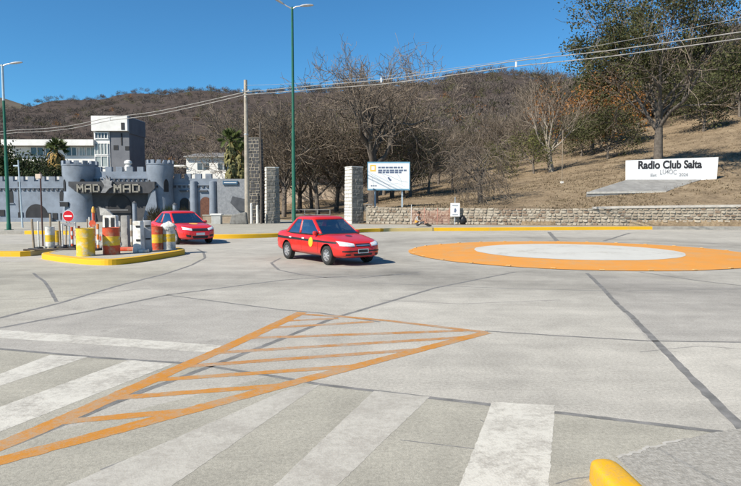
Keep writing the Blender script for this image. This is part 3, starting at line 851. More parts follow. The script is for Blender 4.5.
for u0, u1, v0, v1 in ((198.5,210,163,169.5),(219,229.5,163,169.5)):
    w = spart(MB().box(sx(u0), sx(u1), SY - .05, SY + .05, sz(v1), sz(v0)), 'window', M_winglass)
    MB().box((sx(u0)+sx(u1))/2 - .04, (sx(u0)+sx(u1))/2 + .04, SY - .09, SY - .055, sz(v1), sz(v0)).obj('frame', M_frame, w)
spart(MB().box(sx(174), sx(187), SY - .3, SY + 3, sz(166.5), sz(165)), 'canopy', M_whitewall)

# ------------------------------------------------------------------ trees
M_bark = pm('grey_bark', (.17,.145,.12), (.10,.083,.068), 5, .95, .5, 30)
M_barkp = pm('pale_bark', (.34,.30,.25), (.2,.17,.135), 4, .9, .4, 25)
M_barkd = pm('dark_bark', (.08,.067,.056), (.13,.11,.092), 5, .95, .5, 30)
M_twig = mat_tint('twigs', (.092,.073,.057), (.22,.178,.138))
M_leafd = mat_tint('olive_leaves', (.036,.043,.018), (.115,.115,.05), .7, .2)
M_leafy = mat_tint('yellow_green_leaves', (.07,.085,.025), (.17,.165,.06), .7, .2)
M_leafo = mat_tint('rust_leaves', (.17,.065,.02), (.36,.17,.05), .7, .2)
M_leafg = mat_tint('dark_green_leaves', (.018,.03,.013), (.06,.075,.03), .65, .15)
M_leafb = mat_tint('dry_brown_leaves', (.06,.048,.028), (.15,.12,.07), .8, .15)

def tube3(V, F, pts, rads, n):
    o = len(V); k = len(pts); prev = None
    for i, p in enumerate(pts):
        d = pts[min(i+1, k-1)] - pts[max(i-1, 0)]
        if d.length < 1e-9: d = Vector((0,0,1))
        d.normalize()
        if prev is None: a = d.orthogonal().normalized()
        else:
            a = prev - d*prev.dot(d)
            if a.length < 1e-6: a = d.orthogonal()
            a.normalize()
        prev = a; b = d.cross(a)
        for j in range(n):
            t = 6.28318*j/n
            V.append(tuple(p + (a*math.cos(t) + b*math.sin(t))*rads[i]))
    for i in range(k-1):
        for j in range(n):
            j2 = (j+1) % n
            F.append((o+i*n+j, o+i*n+j2, o+(i+1)*n+j2, o+(i+1)*n+j))

def grow_tree(seed, h, r0, lean=(0, 0), trunk_frac=.3, limbs=5, sub=(5, 5, 4), spread=.9, up=.25, droop=0.0, twig=1.0, wiggle=.22, leaves=0, leaf_size=.2, leaf_mode='tips', min_r=.012, stems=1, flat=1.0, clump=0.5, patchy=0.0, leaf_zmin=0.0):
    """returns (trunk verts/faces, twig verts/faces/tint, leaf verts/faces/tint)"""
    rr = random.Random(seed)
    TV, TF, WV, WF, WT = [], [], [], [], []
    tips = []
    def rv(s=1.0): return Vector((rr.gauss(0, s), rr.gauss(0, s), rr.gauss(0, s)))
    def branch(p, d, L, r, lev):
        nseg = 5 if lev == 0 else (4 if lev < 3 else 3)
        pts = [p.copy()]; rads = [r]
        q = p.copy(); dd = d.copy()
        rend = r * (.62 if lev == 0 else .32)
        for i in range(nseg):
            trop = up if lev < 3 else up*.6
            dd = (dd + rv(wiggle * (.16 if lev == 0 else 1)) + Vector((0, 0, trop*.25)) - Vector((0, 0, droop * .22 * (lev >= 2)))).normalized()
            q = q + dd * (L/nseg)
            pts.append(q.copy()); rads.append(max(r + (rend - r) * (i+1)/nseg, min_r*.6))
        if lev <= 2: tube3(TV, TF, pts, rads, (9, 6, 4)[lev])
        else:
            n0 = len(WV); tube3(WV, WF, pts, [max(x, min_r) for x in rads], 3); WT.extend([rr.uniform(.05, 1.0)] * (len(WV) - n0))
            tips.append((pts[-1], dd.copy(), pts[len(pts)//2]))
        if lev >= 4: return
        if lev == 0: nc = limbs
        elif lev <= 3: nc = sub[lev-1]
        for c in range(nc):
            f = (.62 + .38*(c+.5)/nc if lev == 0 else .25 + .75*(c + rr.uniform(.2, .9))/nc)
            f = min(f, 1.0)
            x = f*nseg; i = min(int(x), nseg-1); t = x - i
            bp = pts[i].lerp(pts[i+1], t); br = rads[i] + (rads[i+1]-rads[i])*t
            ax = (pts[i+1]-pts[i]).normalized()
            az = 2.39996*c + rr.uniform(-.5, .5)
            o1 = ax.orthogonal().normalized(); o2 = ax.cross(o1)
            side = o1*math.cos(az) + o2*math.sin(az)
            ang = rr.uniform(.45, .85)*spread * (1.0 if lev else 1.05)
            if c == nc-1 and lev < 2: ang *= .35
            nd_ = (ax*math.cos(ang) + side*math.sin(ang)); nd_.z *= flat; nd_.normalize()
            k = rr.uniform(.6, .85) if lev else rr.uniform(.8, 1.05)
            ll = L*k*(1.0 if lev else (1-trunk_frac)/trunk_frac*.52) * (.8 if lev >= 2 else 1) * (twig if lev >= 2 else 1)
            branch(bp, nd_, ll, br*rr.uniform(.5, .72), lev+1)
    for s in range(stems):
        d0 = Vector((lean[0] + (rr.uniform(-.35, .35) if stems > 1 else 0), lean[1] + (rr.uniform(-.35, .35) if stems > 1 else 0), 1)).normalized()
        branch(Vector((rr.uniform(-.15, .15)*(stems > 1), 0, -.3)), d0, h*trunk_frac, r0*(1 if stems == 1 else .75), 0)
    # root flare
    LV, LF, LT = [], [], []
    if leaves and tips:
        per = max(1, leaves // len(tips))
        for tp, dv, midp in tips:
            if rr.random() < clump*.5: continue
            if patchy and mnoise.noise(tp*patchy*1.6) < -.1: continue
            if tp.z < leaf_zmin and rr.random() < .9: continue
            tn = rr.uniform(0, 1)
            for k in range(per):
                c = tp.lerp(midp, rr.uniform(0, 1.0)) + rv(leaf_size*1.6)
                if droop > .5: c.z -= rr.uniform(0, leaf_size*4)
                a = rv().normalized(); b = a.orthogonal().normalized(); b = (Matrix.Rotation(rr.uniform(0, 6.28), 3, a) @ b)
                s_ = leaf_size*rr.uniform(.5, 1.15)
                o = len(LV)
                e = a.cross(b)
                LV += [tuple(c - b*s_*.5), tuple(c + e*s_*.32), tuple(c + b*s_*.6), tuple(c - e*s_*.32)]
                LF.append((o, o+1, o+2, o+3)); t_ = min(1, max(0, tn*.6 + rr.uniform(0, .4))); LT += [t_]*4
    return (TV, TF), (WV, WF, WT), (LV, LF, LT)
def mesh_tint(name, V, F, T, mats, fm=None):
    me = bpy.data.meshes.new(name); me.from_pydata(V, [], F)
    for m in mats: me.materials.append(m)
    if fm is not None: me.polygons.foreach_set('material_index', fm)
    at = me.attributes.new('tint', 'FLOAT', 'POINT'); at.data.foreach_set('value', T)
    return me
def tree_proto(name, bark, leafmat, **kw):
    """unlinked prototype: meshes for trunk and crown"""
    (TV, TF), (WV, WF, WT), (LV, LF, LT) = grow_tree(**kw)
    tm = bpy.data.meshes.new(name + '_trunk'); tm.from_pydata(TV, [], TF); tm.materials.append(bark); tm.shade_smooth()
    o = len(WV)
    cm = mesh_tint(name + '_crown', WV + LV, WF + [tuple(i+o for i in f) for f in LF], WT + LT, [M_twig, leafmat or M_twig], [0]*len(WF) + [1]*len(LF))
    return tm, cm
def place_tree(proto, name, label, x, y, sc=1.0, rz=0.0, z=None, group=None, cat='tree'):
    t = thing(name, label, cat, (x, y, (H(x, y) if z is None else z) - .05), rz, group)
    t.scale = (sc, sc, sc) if not hasattr(sc, '__len__') else sc
    for n, me in (('trunk', proto[0]), ('crown', proto[1])):
        o = bpy.data.objects.new(n, me); col.objects.link(o); o.parent = t
    return t
def ux(u, y): return (u - 370.5)/FPX*y

P_bareA = tree_proto('bare_a', M_bark, M_leafb, seed=11, h=12, r0=.26, trunk_frac=.26, limbs=6, sub=(6,6,7), spread=1.0, up=.42, twig=1.05, leaves=1600, leaf_size=.16, min_r=.017)
P_bareB = tree_proto('bare_b', M_bark, M_leafb, seed=23, h=12, r0=.24, trunk_frac=.28, limbs=6, sub=(6,6,7), spread=.95, up=.42, twig=1.1, leaves=2600, leaf_size=.17, min_r=.017)
P_bareC = tree_proto('bare_c', M_barkd, M_leafd, seed=37, h=11, r0=.25, trunk_frac=.26, limbs=6, sub=(6,6,6), spread=1.05, up=.35, twig=1.0, leaves=3200, leaf_size=.2, min_r=.017)
P_leafy = tree_proto('leafy', M_bark, M_leafd, seed=41, h=8, r0=.2, trunk_frac=.24, limbs=6, sub=(5,5,4), spread=1.1, up=.3, leaves=9000, leaf_size=.25, min_r=.015)
P_rust = tree_proto('rust', M_bark, M_leafo, seed=52, h=8, r0=.18, trunk_frac=.24, limbs=6, sub=(5,5,4), spread=1.1, up=.3, leaves=8000, leaf_size=.24, min_r=.015)
P_yel = tree_proto('yellowgreen', M_bark, M_leafy, seed=63, h=7, r0=.15, trunk_frac=.3, limbs=5, sub=(5,5,4), spread=1.0, up=.3, leaves=6000, leaf_size=.2, min_r=.015)
P_big = tree_proto('giant_bare', M_barkd, None, seed=83, h=19.5, r0=.62, trunk_frac=.27, limbs=8, sub=(6,7,8), spread=1.05, up=.32, wiggle=.34, twig=.85, min_r=.016)
P_euc = tree_proto('spreading', pm('grey_brown_bark', (.15,.128,.108), (.085,.072,.06), 4, .95, .5, 25), M_leafd, seed=88, h=23, r0=.5, trunk_frac=.3, limbs=7, sub=(6,6,5), spread=1.0, up=.35, wiggle=.26, leaves=66000, leaf_size=.27, min_r=.02, clump=.0, patchy=.17, leaf_zmin=7.5)
P_pale = tree_proto('pale_bare', M_barkp, None, seed=97, h=12, r0=.36, trunk_frac=.26, limbs=6, sub=(5,5,4), spread=.7, up=.6, wiggle=.24, lean=(-.25, 0), min_r=.016)
P_weep = tree_proto('weeping', M_bark, M_leafb, seed=104, h=8.5, r0=.26, trunk_frac=.36, limbs=6, sub=(5,6,6), spread=1.2, up=.15, droop=1.3, lean=(-.25, 0), twig=1.2, leaves=800, leaf_size=.12, min_r=.014)
P_ever = tree_proto('evergreen', M_barkd, M_leafg, seed=111, h=9, r0=.25, trunk_frac=.22, limbs=7, sub=(5,5,4), spread=1.2, up=.25, leaves=15000, leaf_size=.34, min_r=.02, clump=.2)

big = place_tree(P_big, 'bare_tree', 'tallest bare dark tree with a wide crown rising behind the map billboard', ux(373, 62), 62, (.95, .95, 1.2), .7)
place_tree(P_euc, 'spreading_tree', 'big olive-leaved tree with a thick grey trunk behind the lettered white sign', ux(657, 61), 61, (1.0, 1.0, 1.0), 2.2)
place_tree(P_pale, 'bare_tree', 'pale-barked bare tree standing alone on the grassy slope', ux(551, 78), 78, 1.17, 0)
place_tree(P_weep, 'bare_tree', 'leaning bare tree with drooping twigs just above the stone wall', ux(481, 52), 52, .95, .4)
place_tree(P_yel, 'slope_tree', 'small yellow-green tree beside the pale-barked bare tree', ux(533, 80), 80, 1.15, 1)
place_tree(P_rust, 'slope_tree', 'rust-orange leaved tree on the slope left of the big olive tree', ux(590, 96), 96, 2.0, 0)
place_tree(P_leafy, 'slope_tree', 'round grey-green tree below the rust-orange one', ux(606, 82), 82, 1.05, 2)
place_tree(P_leafy, 'slope_tree', 'grey-green bushy tree between the pale bare tree and the rust-orange one', ux(580, 92), 92, 1.0, 4)
place_tree(P_bareC, 'slope_tree', 'tall dark sparse tree rising behind the rust-orange one', ux(588, 112), 112, 1.1, 1)
place_tree(P_leafy, 'slope_tree', 'olive tree on the bank right of the big trunk', ux(700, 92), 92, 1.2, 3)
place_tree(P_bareB, 'slope_tree', 'bare tree high on the bank at the right edge', ux(735, 98), 98, 1.0, 2)
place_tree(P_leafy, 'slope_tree', 'dense olive tree filling the upper right corner', ux(728, 112), 112, 1.7, 1)
place_tree(P_rust, 'slope_tree', 'rust-tinged tree at the very top right', ux(722, 125), 125, 1.5, 5)
place_tree(P_bareC, 'slope_tree', 'dark sparse tree on the bank left of the big trunk', ux(636, 104), 104, 1.0, 3)
place_tree(P_leafy, 'slope_tree', 'olive-green tree right behind the big spreading crown', ux(682, 104), 104, 1.35, 0.5)
place_tree(P_bareB, 'slope_tree', 'tall bare tree on the skyline at the foot of the right hill', ux(556, 120), 120, 1.35, 3.3)
# belt of mostly bare trees in the park behind the gate pillars
G_ = 'park trees in a belt behind the gate'
belt = [
    (P_bareA, 262, 74, 1.12, 'bare brown tree directly right of the concrete utility pole'),
    (P_bareB, 284, 66, 1.05, 'bare tree just left of the green lamp post'),
    (P_bareC, 300, 80, 1.15, 'dark sparse tree just right of the green lamp post'),
    (P_bareA, 318, 68, 1.0, 'bare tree in the middle of the gateway'),
    (P_bareB, 336, 76, 1.15, 'bare tree right behind the white gate pillar'),
    (P_bareC, 352, 70, .95, 'dark leafy-tinged tree between white pillar and billboard'),
    (P_bareC, 392, 72, 1.0, 'dark tree behind the right half of the billboard'),
    (P_bareC, 410, 66, .92, 'dark olive tree at the right end of the park belt'),
    (P_bareB, 428, 70, .72, 'small olive-brown tree on the slope right of the billboard'),
    (P_bareA, 276, 92, 1.2, 'hazy bare tree at the back, left of the lamp post'),
    (P_bareB, 312, 96, 1.2, 'bare tree at the back of the gateway path'),
    (P_bareA, 348, 98, 1.15, 'bare tree at the back beyond the white pillar'),
    (P_bareB, 384, 92, 1.1, 'bare tree at the back beyond the tallest tree'),
    (P_bareA, 438, 90, .9, 'grey bare tree on the slope above the placard'),
    (P_bareB, 452, 78, .75, 'low bare tree up the slope from the placard'),
    (P_leafy, 404, 84, .9, 'olive bushy tree low behind the right end of the belt'),
    (P_bareB, 500, 96, .95, 'grey bare tree on the middle of the slope'),
    (P_bareA, 520, 108, 1.0, 'bare tree on the slope above the yellow-green tree'),
    (P_yel, 498, 88, .8, 'yellowish shrub-like tree half-way up the middle slope'),
    (P_bareC, 470, 104, .95, 'dark sparse tree above the drooping-twig tree'),
    (P_bareB, 536, 128, 1.1, 'bare tree high on the middle slope'),
    (P_bareA, 248, 84, 1.1, 'bare tree half hidden by the utility pole'),
]
for i, (pr, u, y, sc, lb) in enumerate(belt):
    place_tree(pr, 'park_tree', lb, ux(u, y), y, sc*(1.2 if u < 395 else 1.0), i*1.7, group=G_)
# evergreens behind the castle's left wing
for i, (u, y, sc, lb) in enumerate(((4, 62, .85, 'dark evergreen tree at the left edge behind the castle wing'), (24, 65, 1.0, 'largest dark evergreen behind the castle wing'), (44, 63, .8, 'small dark evergreen left of the palm'),
                                   (150, 110, .8, 'dark green tree right of the slate grey block'), (176, 104, .75, 'dark green tree between grey block and white house'), (205, 108, .8, 'dark green tree directly behind the white house'), (228, 100, .75, 'dark green tree at the right end of the white house roof'))):
    place_tree(P_ever if u < 100 else P_leafy, 'evergreen_tree', lb, ux(u, y), y, sc, i*2.1, z=.1)

# ------------------------------------------------------------------ fan palm with golden skirt
M_palmg = pm('palm_green', (.045,.07,.02), (.09,.11,.03), 6, .6)
M_palmd = pm('palm_dead_skirt', (.36,.235,.075), (.22,.14,.05), 8, .9)
def fan_palm(loc, h, label, skirt=2.2, cr=1.5, nf=46, green=True, seed=1):
    t = thing('palm_tree', label, 'palm', loc)
    rr = random.Random(seed)
    MB().tube([(0,0,-.2),(.05,0,h*.5),(0,0,h)], [.28,.2,.2], 10).obj('trunk', M_palmd, t, smooth=True)
    def frond(mb, d, L, w):
        d = d.normalized(); a = d.orthogonal().normalized(); a = Matrix.Rotation(rr.uniform(0, 6.28), 3, d) @ a
        b = Vector((0,0,h)); m_ = b + d*L*.45
        mb.tube([b, m_], [.025, .015], 3)
        for k in range(9):
            f = (k-4)/4.0
            e = m_ + (d*math.cos(f*1.1) + a*math.sin(f*1.1))*L*.55 - Vector((0,0,abs(f)*L*.08))
            n_ = d.cross(a)*.03*L
            mb.add([m_ - n_, m_.lerp(e,.5) + n_*1.6, e, m_.lerp(e,.5) - n_*1.6], [(0,1,2,3)])
    mb = MB()
    for k in range(nf):
        th = rr.uniform(0, 6.28); el = rr.uniform(-.15, 1.25)
        frond(mb, Vector((math.cos(th)*math.cos(el), math.sin(th)*math.cos(el), math.sin(el))), cr*rr.uniform(.8,1.1), .3)
    mb.obj('crown', M_palmg, t)
    sk = MB()
    for k in range(int(nf*3.2)):
        th = rr.uniform(0, 6.28); z0 = h - rr.uniform(.05, skirt*.75); L = rr.uniform(.5, .95)*min(skirt, 1.5)
        o = Vector((math.cos(th), math.sin(th), 0)); b = Vector((0,0,z0)) + o*.18
        e = b + o*rr.uniform(.35,.8)*(1.0 if skirt < 3 else .6) + Vector((0,0,-L)); s_ = Vector((-o.y, o.x, 0))*rr.uniform(.08,.2)
        mm = b.lerp(e,.5) + o*.25
        sk.add([b, mm + s_, e, mm - s_], [(0,1,2,3)])
    sk.obj('dead_frond_skirt', M_palmd if green else pm('palm_olive_skirt', (.13,.13,.05), (.22,.19,.08), 8, .9), t)
    return t
fan_palm((ux(58.5, 63), 63, .1), zv(149, 63) - .1, 'fan palm with golden dead fronds left of the castle tower', 2.2, 1.35)
fan_palm((ux(232, 57), 57, .1), zv(141, 57) - .1, 'tall shaggy palm hanging over the stucco wall', 4.4, 1.5, 40, False, 5)
fan_palm((ux(241, 60), 60, .1), zv(150, 60) - .1, 'shorter shaggy palm beside the utility pole', 4.0, 1.2, 34, False, 8)

# ------------------------------------------------------------------ far wood on the hills: one mass
def wood(name, pts, K, label, cat='woodland', mats=None, hscale=(4.5, 8.5), seed=5, wid=.035):
    rng = np.random.default_rng(seed); n = len(pts)
    P_ = np.array(pts, dtype=np.float64)
    Hh = rng.uniform(hscale[0], hscale[1], n) * np.where(P_[:, 0]/P_[:, 1] < -.12, .72, 1.0)
    kind = rng.random(n); tint_t = rng.random(n)
    th = rng.uniform(0, 2*np.pi, (n, K)); el = np.arccos(1 - rng.random((n, K))*1.05)   # angle from the vertical
    rad = rng.random((n, K))**.45
    # crown: ellipsoid centre at .6H
    Rw = Hh[:, None]*.42; Rh = Hh[:, None]*.45
    sx_ = np.sin(el)*np.cos(th); sy_ = np.sin(el)*np.sin(th); sz_ = np.cos(el)
    c = np.stack([sx_*Rw*rad, sy_*Rw*rad, Hh[:, None]*.5 + sz_*Rh*rad], -1) + P_[:, None, :]
    d = np.stack([sx_*.8, sy_*.8, sz_*.8 + .5], -1) + rng.normal(0, .35, (n, K, 3)); d /= np.linalg.norm(d, axis=-1, keepdims=True)
    side = np.cross(d, rng.normal(0, 1, (n, K, 3))); side /= np.linalg.norm(side, axis=-1, keepdims=True)
    leafy = (kind > .80)[:, None]
    L_ = Hh[:, None]*np.where(leafy, rng.uniform(.05, .1, (n, K)), rng.uniform(.10, .26, (n, K)))
    W_ = Hh[:, None]*np.where(leafy, .05, wid*rng.uniform(.5, 1.1, (n, K)))
    v0 = c - d*L_[..., None]*.5 - side*W_[..., None]*.5
    v1 = c - d*L_[..., None]*.5 + side*W_[..., None]*.5
    v2 = c + d*L_[..., None]*.5
    V = np.stack([v0, v1, v2], 2).reshape(-1, 3)
    nt_ = n*K
    me = bpy.data.meshes.new(name)
    me.vertices.add(nt_*3); me.vertices.foreach_set('co', V.astype(np.float32).ravel())
    me.loops.add(nt_*3); me.loops.foreach_set('vertex_index', np.arange(nt_*3, dtype=np.int32))
    me.polygons.add(nt_); me.polygons.foreach_set('loop_start', np.arange(0, nt_*3, 3, dtype=np.int32)); me.polygons.foreach_set('loop_total', np.full(nt_, 3, dtype=np.int32))
    for m in mats: me.materials.append(m)
    mi = np.select([kind > .99, kind > .965, kind > .82], [3, 2, 1], 0)
    me.polygons.foreach_set('material_index', np.repeat(mi, K).astype(np.int32))
    tn = np.clip(np.repeat(tint_t, K)*.65 + rng.random(nt_)*.35, 0, 1)
    at = me.attributes.new('tint', 'FLOAT', 'POINT'); at.data.foreach_set('value', np.repeat(tn, 3).astype(np.float32))
    me.update(); me.validate()
    o = bpy.data.objects.new(name, me); col.objects.link(o)
    return tag(o, label, cat, kind='stuff')
M_htwig = mat_tint('hill_twigs', (.066,.053,.047), (.165,.136,.118))
M_holive = mat_tint('hill_olive', (.045,.048,.022), (.11,.10,.05))
rw = random.Random(9); pts = []
def scatter(n, u0, u1, y0, y1, cond=None, p=1.0):
    for _ in range(n):
        u = rw.uniform(u0, u1); y = y0*(y1/y0)**(rw.random()**p); x = ux(u, y)
        if cond and not cond(u, y): continue
        pts.append((x, y, H(x, y) - .3))
scatter(5200, -120, 480, 150, 640)
scatter(4600, 440, 860, 150, 640)
scatter(900, 360, 620, 125, 260)
WM = [M_htwig, M_holive, M_leafy, M_leafo]
ridge_pts = []
_keep = pts; pts = ridge_pts
scatter(2600, -60, 620, 500, 610)
pts = _keep
wood('ridge_scrub', ridge_pts, 40, 'low brush along the skyline of the distant hills', mats=WM, hscale=(3.0, 5.5), seed=15, wid=.05)
wood('hill_wood', pts, 90, 'mass of bare grey-brown trees covering the distant hills', mats=WM)
pts = []
scatter(900, 545, 900, 112, 200)
scatter(160, 600, 900, 96, 125, lambda u, y: y > 122 - (u - 600)*.16)
wood('bank_thicket', pts, 330, 'thicket of brown and olive scrub on the steep right-hand bank', mats=[M_htwig, M_holive, M_leafy, M_leafo], hscale=(4.5, 9), seed=8, wid=.018)

# ------------------------------------------------------------------ cars
M_red = pm('red_car_paint', (.60,.018,.012), (.55,.016,.011), 2, .28, coat=.6, spec=.5)
M_red2 = pm('scarlet_car_paint', (.66,.022,.018), (.60,.019,.015), 2, .25, coat=.7, spec=.5)
M_blk = pm('black_plastic', (.018,.018,.019), (.028,.028,.03), 5, .5)
M_tyre = pm('tyre_rubber', (.022,.022,.023), (.04,.039,.037), 8, .9)
M_rim = pm('silver_rim', (.55,.55,.56), (.42,.42,.43), 5, .35, metal=.6)
M_lamp = pm('headlamp_glass', (.75,.76,.78), (.5,.52,.55), 9, .08, spec=.8, coat=.8)
M_tail = pm('tail_lamp', (.25,.01,.01), None, 5, .15, spec=.6)
M_chrome = pm('chrome', (.6,.6,.62), None, 4, .15, metal=1.0)
M_plate = pm('plate_white', (.72,.72,.7), None, 6, .5)
M_emb = pm('taxi_emblem_yellow', (.78,.42,.03), (.7,.37,.03), 6, .5)
M_seat = pm('seat_fabric', (.05,.05,.055), (.08,.08,.085), 10, .95)
M_carglass = glass_mat('car_glass', (.30,.33,.34), .0)
M_skin = pm('skin', (.36,.20,.135), (.30,.16,.105), 9, .6)
M_hair = pm('dark_hair', (.02,.016,.013), (.035,.028,.022), 14, .7)

def eval_mesh(o):
    dg = bpy.context.evaluated_depsgraph_get(); dg.update()
    return bpy.data.meshes.new_from_object(o.evaluated_get(dg))

def make_person(name, label, J, E, mats_by, loc, rz=0.0, hair=None, sc=1.0, cap=None):
    """J: joint -> (pos, radius); E: edges; mats_by: list of (material, joints) - one continuous skinned body"""
    names = list(J); idx = {n: i for i, n in enumerate(names)}
    me = bpy.data.meshes.new(name); me.from_pydata([J[n][0] for n in names], [(idx[a], idx[b]) for a, b in E], [])
    o = bpy.data.objects.new(name, me); col.objects.link(o)
    sk = o.modifiers.new('skin', 'SKIN'); sk.use_smooth_shade = True
    for n, sv in zip(names, me.skin_vertices[0].data):
        r_ = J[n][1]; sv.radius = r_ if hasattr(r_, '__len__') else (r_, r_)
        sv.use_root = (n == 'pelvis')
    sb = o.modifiers.new('sub', 'SUBSURF'); sb.levels = 2; sb.render_levels = 2
    nm = eval_mesh(o); o.modifiers.clear(); o.data = nm
    for m, _ in mats_by: nm.materials.append(m)
    owner = {}
    for k, (m, js) in enumerate(mats_by):
        for j in js: owner[j] = k
    jp = [(Vector(J[n][0]), owner.get(n, 0)) for n in names]
    # also sample edge middles so colours change half-way along a limb
    for p in nm.polygons:
        c = Vector(p.center); p.material_index = min(jp, key=lambda q: (q[0]-c).length)[1]; p.use_smooth = True
    o.location = loc; o.rotation_euler = (0, 0, rz); o.scale = (sc,)*3
    tag(o, label, 'person')
    hd = Vector(J['head'][0])
    if hair:
        mb = MB(); vs = []; fs = []
        for i in range(7):
            a = math.pi*.58*i/6
            for j in range(14):
                b = 2*math.pi*j/14
                drop = 0.0
                vs.append((hd.x - .012 + .112*math.sin(a)*math.cos(b), hd.y + .092*math.sin(a)*math.sin(b), hd.z + .015 + .125*math.cos(a)))
        for i in range(6):
            for j in range(14): fs.append((i*14+j, (i+1)*14+j, (i+1)*14+(j+1) % 14, i*14+(j+1) % 14))
        mb.add(vs, fs).obj('hair' if not cap else 'cap', hair, o, smooth=True, angle=180)
        if cap:
            MB().prism([(.06,-.07),(.15,-.055),(.19,0),(.15,.055),(.06,.07)], 0, .015).obj('cap_brim', hair, o, loc=(hd.x, hd.y, hd.z + .045))
    # face features
    MB().lathe([(.001,-.012),(.012,-.006),(.013,.006),(.001,.014)], 6).obj('nose', M_skin, o, loc=(hd.x + .098, hd.y, hd.z - .012), smooth=True)
    for s in (-1, 1):
        MB().lathe([(.001,-.01),(.01,0),(.001,.01)], 6).obj('eye', M_hair, o, loc=(hd.x + .088, hd.y + s*.034, hd.z + .012), smooth=True)
        MB().lathe([(.001,-.03),(.012,-.015),(.014,.015),(.001,.03)], 6).obj('ear', M_skin, o, loc=(hd.x - .005, hd.y + s*.092, hd.z - .005), smooth=True)
    return o
def fingers(J, E, wrist, tip_dir, side, pre):
    w = Vector(J[wrist][0]); d = Vector(tip_dir).normalized(); s = Vector(side).normalized()
    pal = pre + 'palm'; J[pal] = (tuple(w + d*.055), (.036, .02)); E.append((wrist, pal))
    for k, (off, L) in enumerate(((-.03, .07), (-.01, .085), (.01, .08), (.028, .062))):
        a, b, c = pre + 'f%da' % k, pre + 'f%db' % k, pre + 'f%dc' % k
        J[a] = (tuple(w + d*.10 + s*off), .0095); J[b] = (tuple(w + d*(.10 + L*.5) + s*off*1.1 - Vector((0,0,.012))), .009); J[c] = (tuple(w + d*(.10 + L*.85) + s*off*1.1 - Vector((0,0,.04))), .008)
        E += [(pal, a), (a, b), (b, c)]
    J[pre+'ta'] = (tuple(w + d*.05 - s*.05), .011); J[pre+'tb'] = (tuple(w + d*.095 - s*.062 - Vector((0,0,.015))), .009)
    E += [(pal, pre+'ta'), (pre+'ta', pre+'tb')]
    return [pal] + [pre + 'f%d%s' % (k, q) for k in range(4) for q in 'abc'] + [pre+'ta', pre+'tb']
def driver(label, loc, rz, shirt):
    J = {'pelvis': ((0,0,.5), (.16,.13)), 'waist': ((-.05,0,.66), (.15,.11)), 'chest': ((-.1,0,.88), (.18,.12)), 'neck': ((-.09,0,1.03), .055), 'head': ((-.05,0,1.17), (.085,.1)), 'crown': ((-.05,0,1.24), .07)}
    E = [('pelvis','waist'),('waist','chest'),('chest','neck'),('neck','head'),('head','crown')]
    sk = ['neck','head','crown']; sh = ['pelvis','waist','chest']; leg = []
    for s, n in ((1,'l'),(-1,'r')):
        J[n+'sh'] = ((-.09, s*.19, .95), .062); J[n+'el'] = ((.10, s*.24, .76), .046); J[n+'wr'] = ((.30, s*.17, .86), .03)
        E += [('chest', n+'sh'), (n+'sh', n+'el'), (n+'el', n+'wr')]
        sk += [n+'wr'] + fingers(J, E, n+'wr', (.8, -s*.3, .3), (0, .3, 1), n); sh += [n+'sh', n+'el']
        J[n+'hip'] = ((.05, s*.1, .49), .09); J[n+'kn'] = ((.45, s*.13, .52), .068); J[n+'an'] = ((.72, s*.12, .28), .05); J[n+'toe'] = ((.86, s*.12, .27), .04)
        E += [('pelvis', n+'hip'), (n+'hip', n+'kn'), (n+'kn', n+'an'), (n+'an', n+'toe')]; leg += [n+'hip', n+'kn', n+'an', n+'toe']
    return make_person('person', label, J, E, [(shirt, sh), (M_skin, sk), (M_blk, leg)], loc, rz, hair=M_hair)

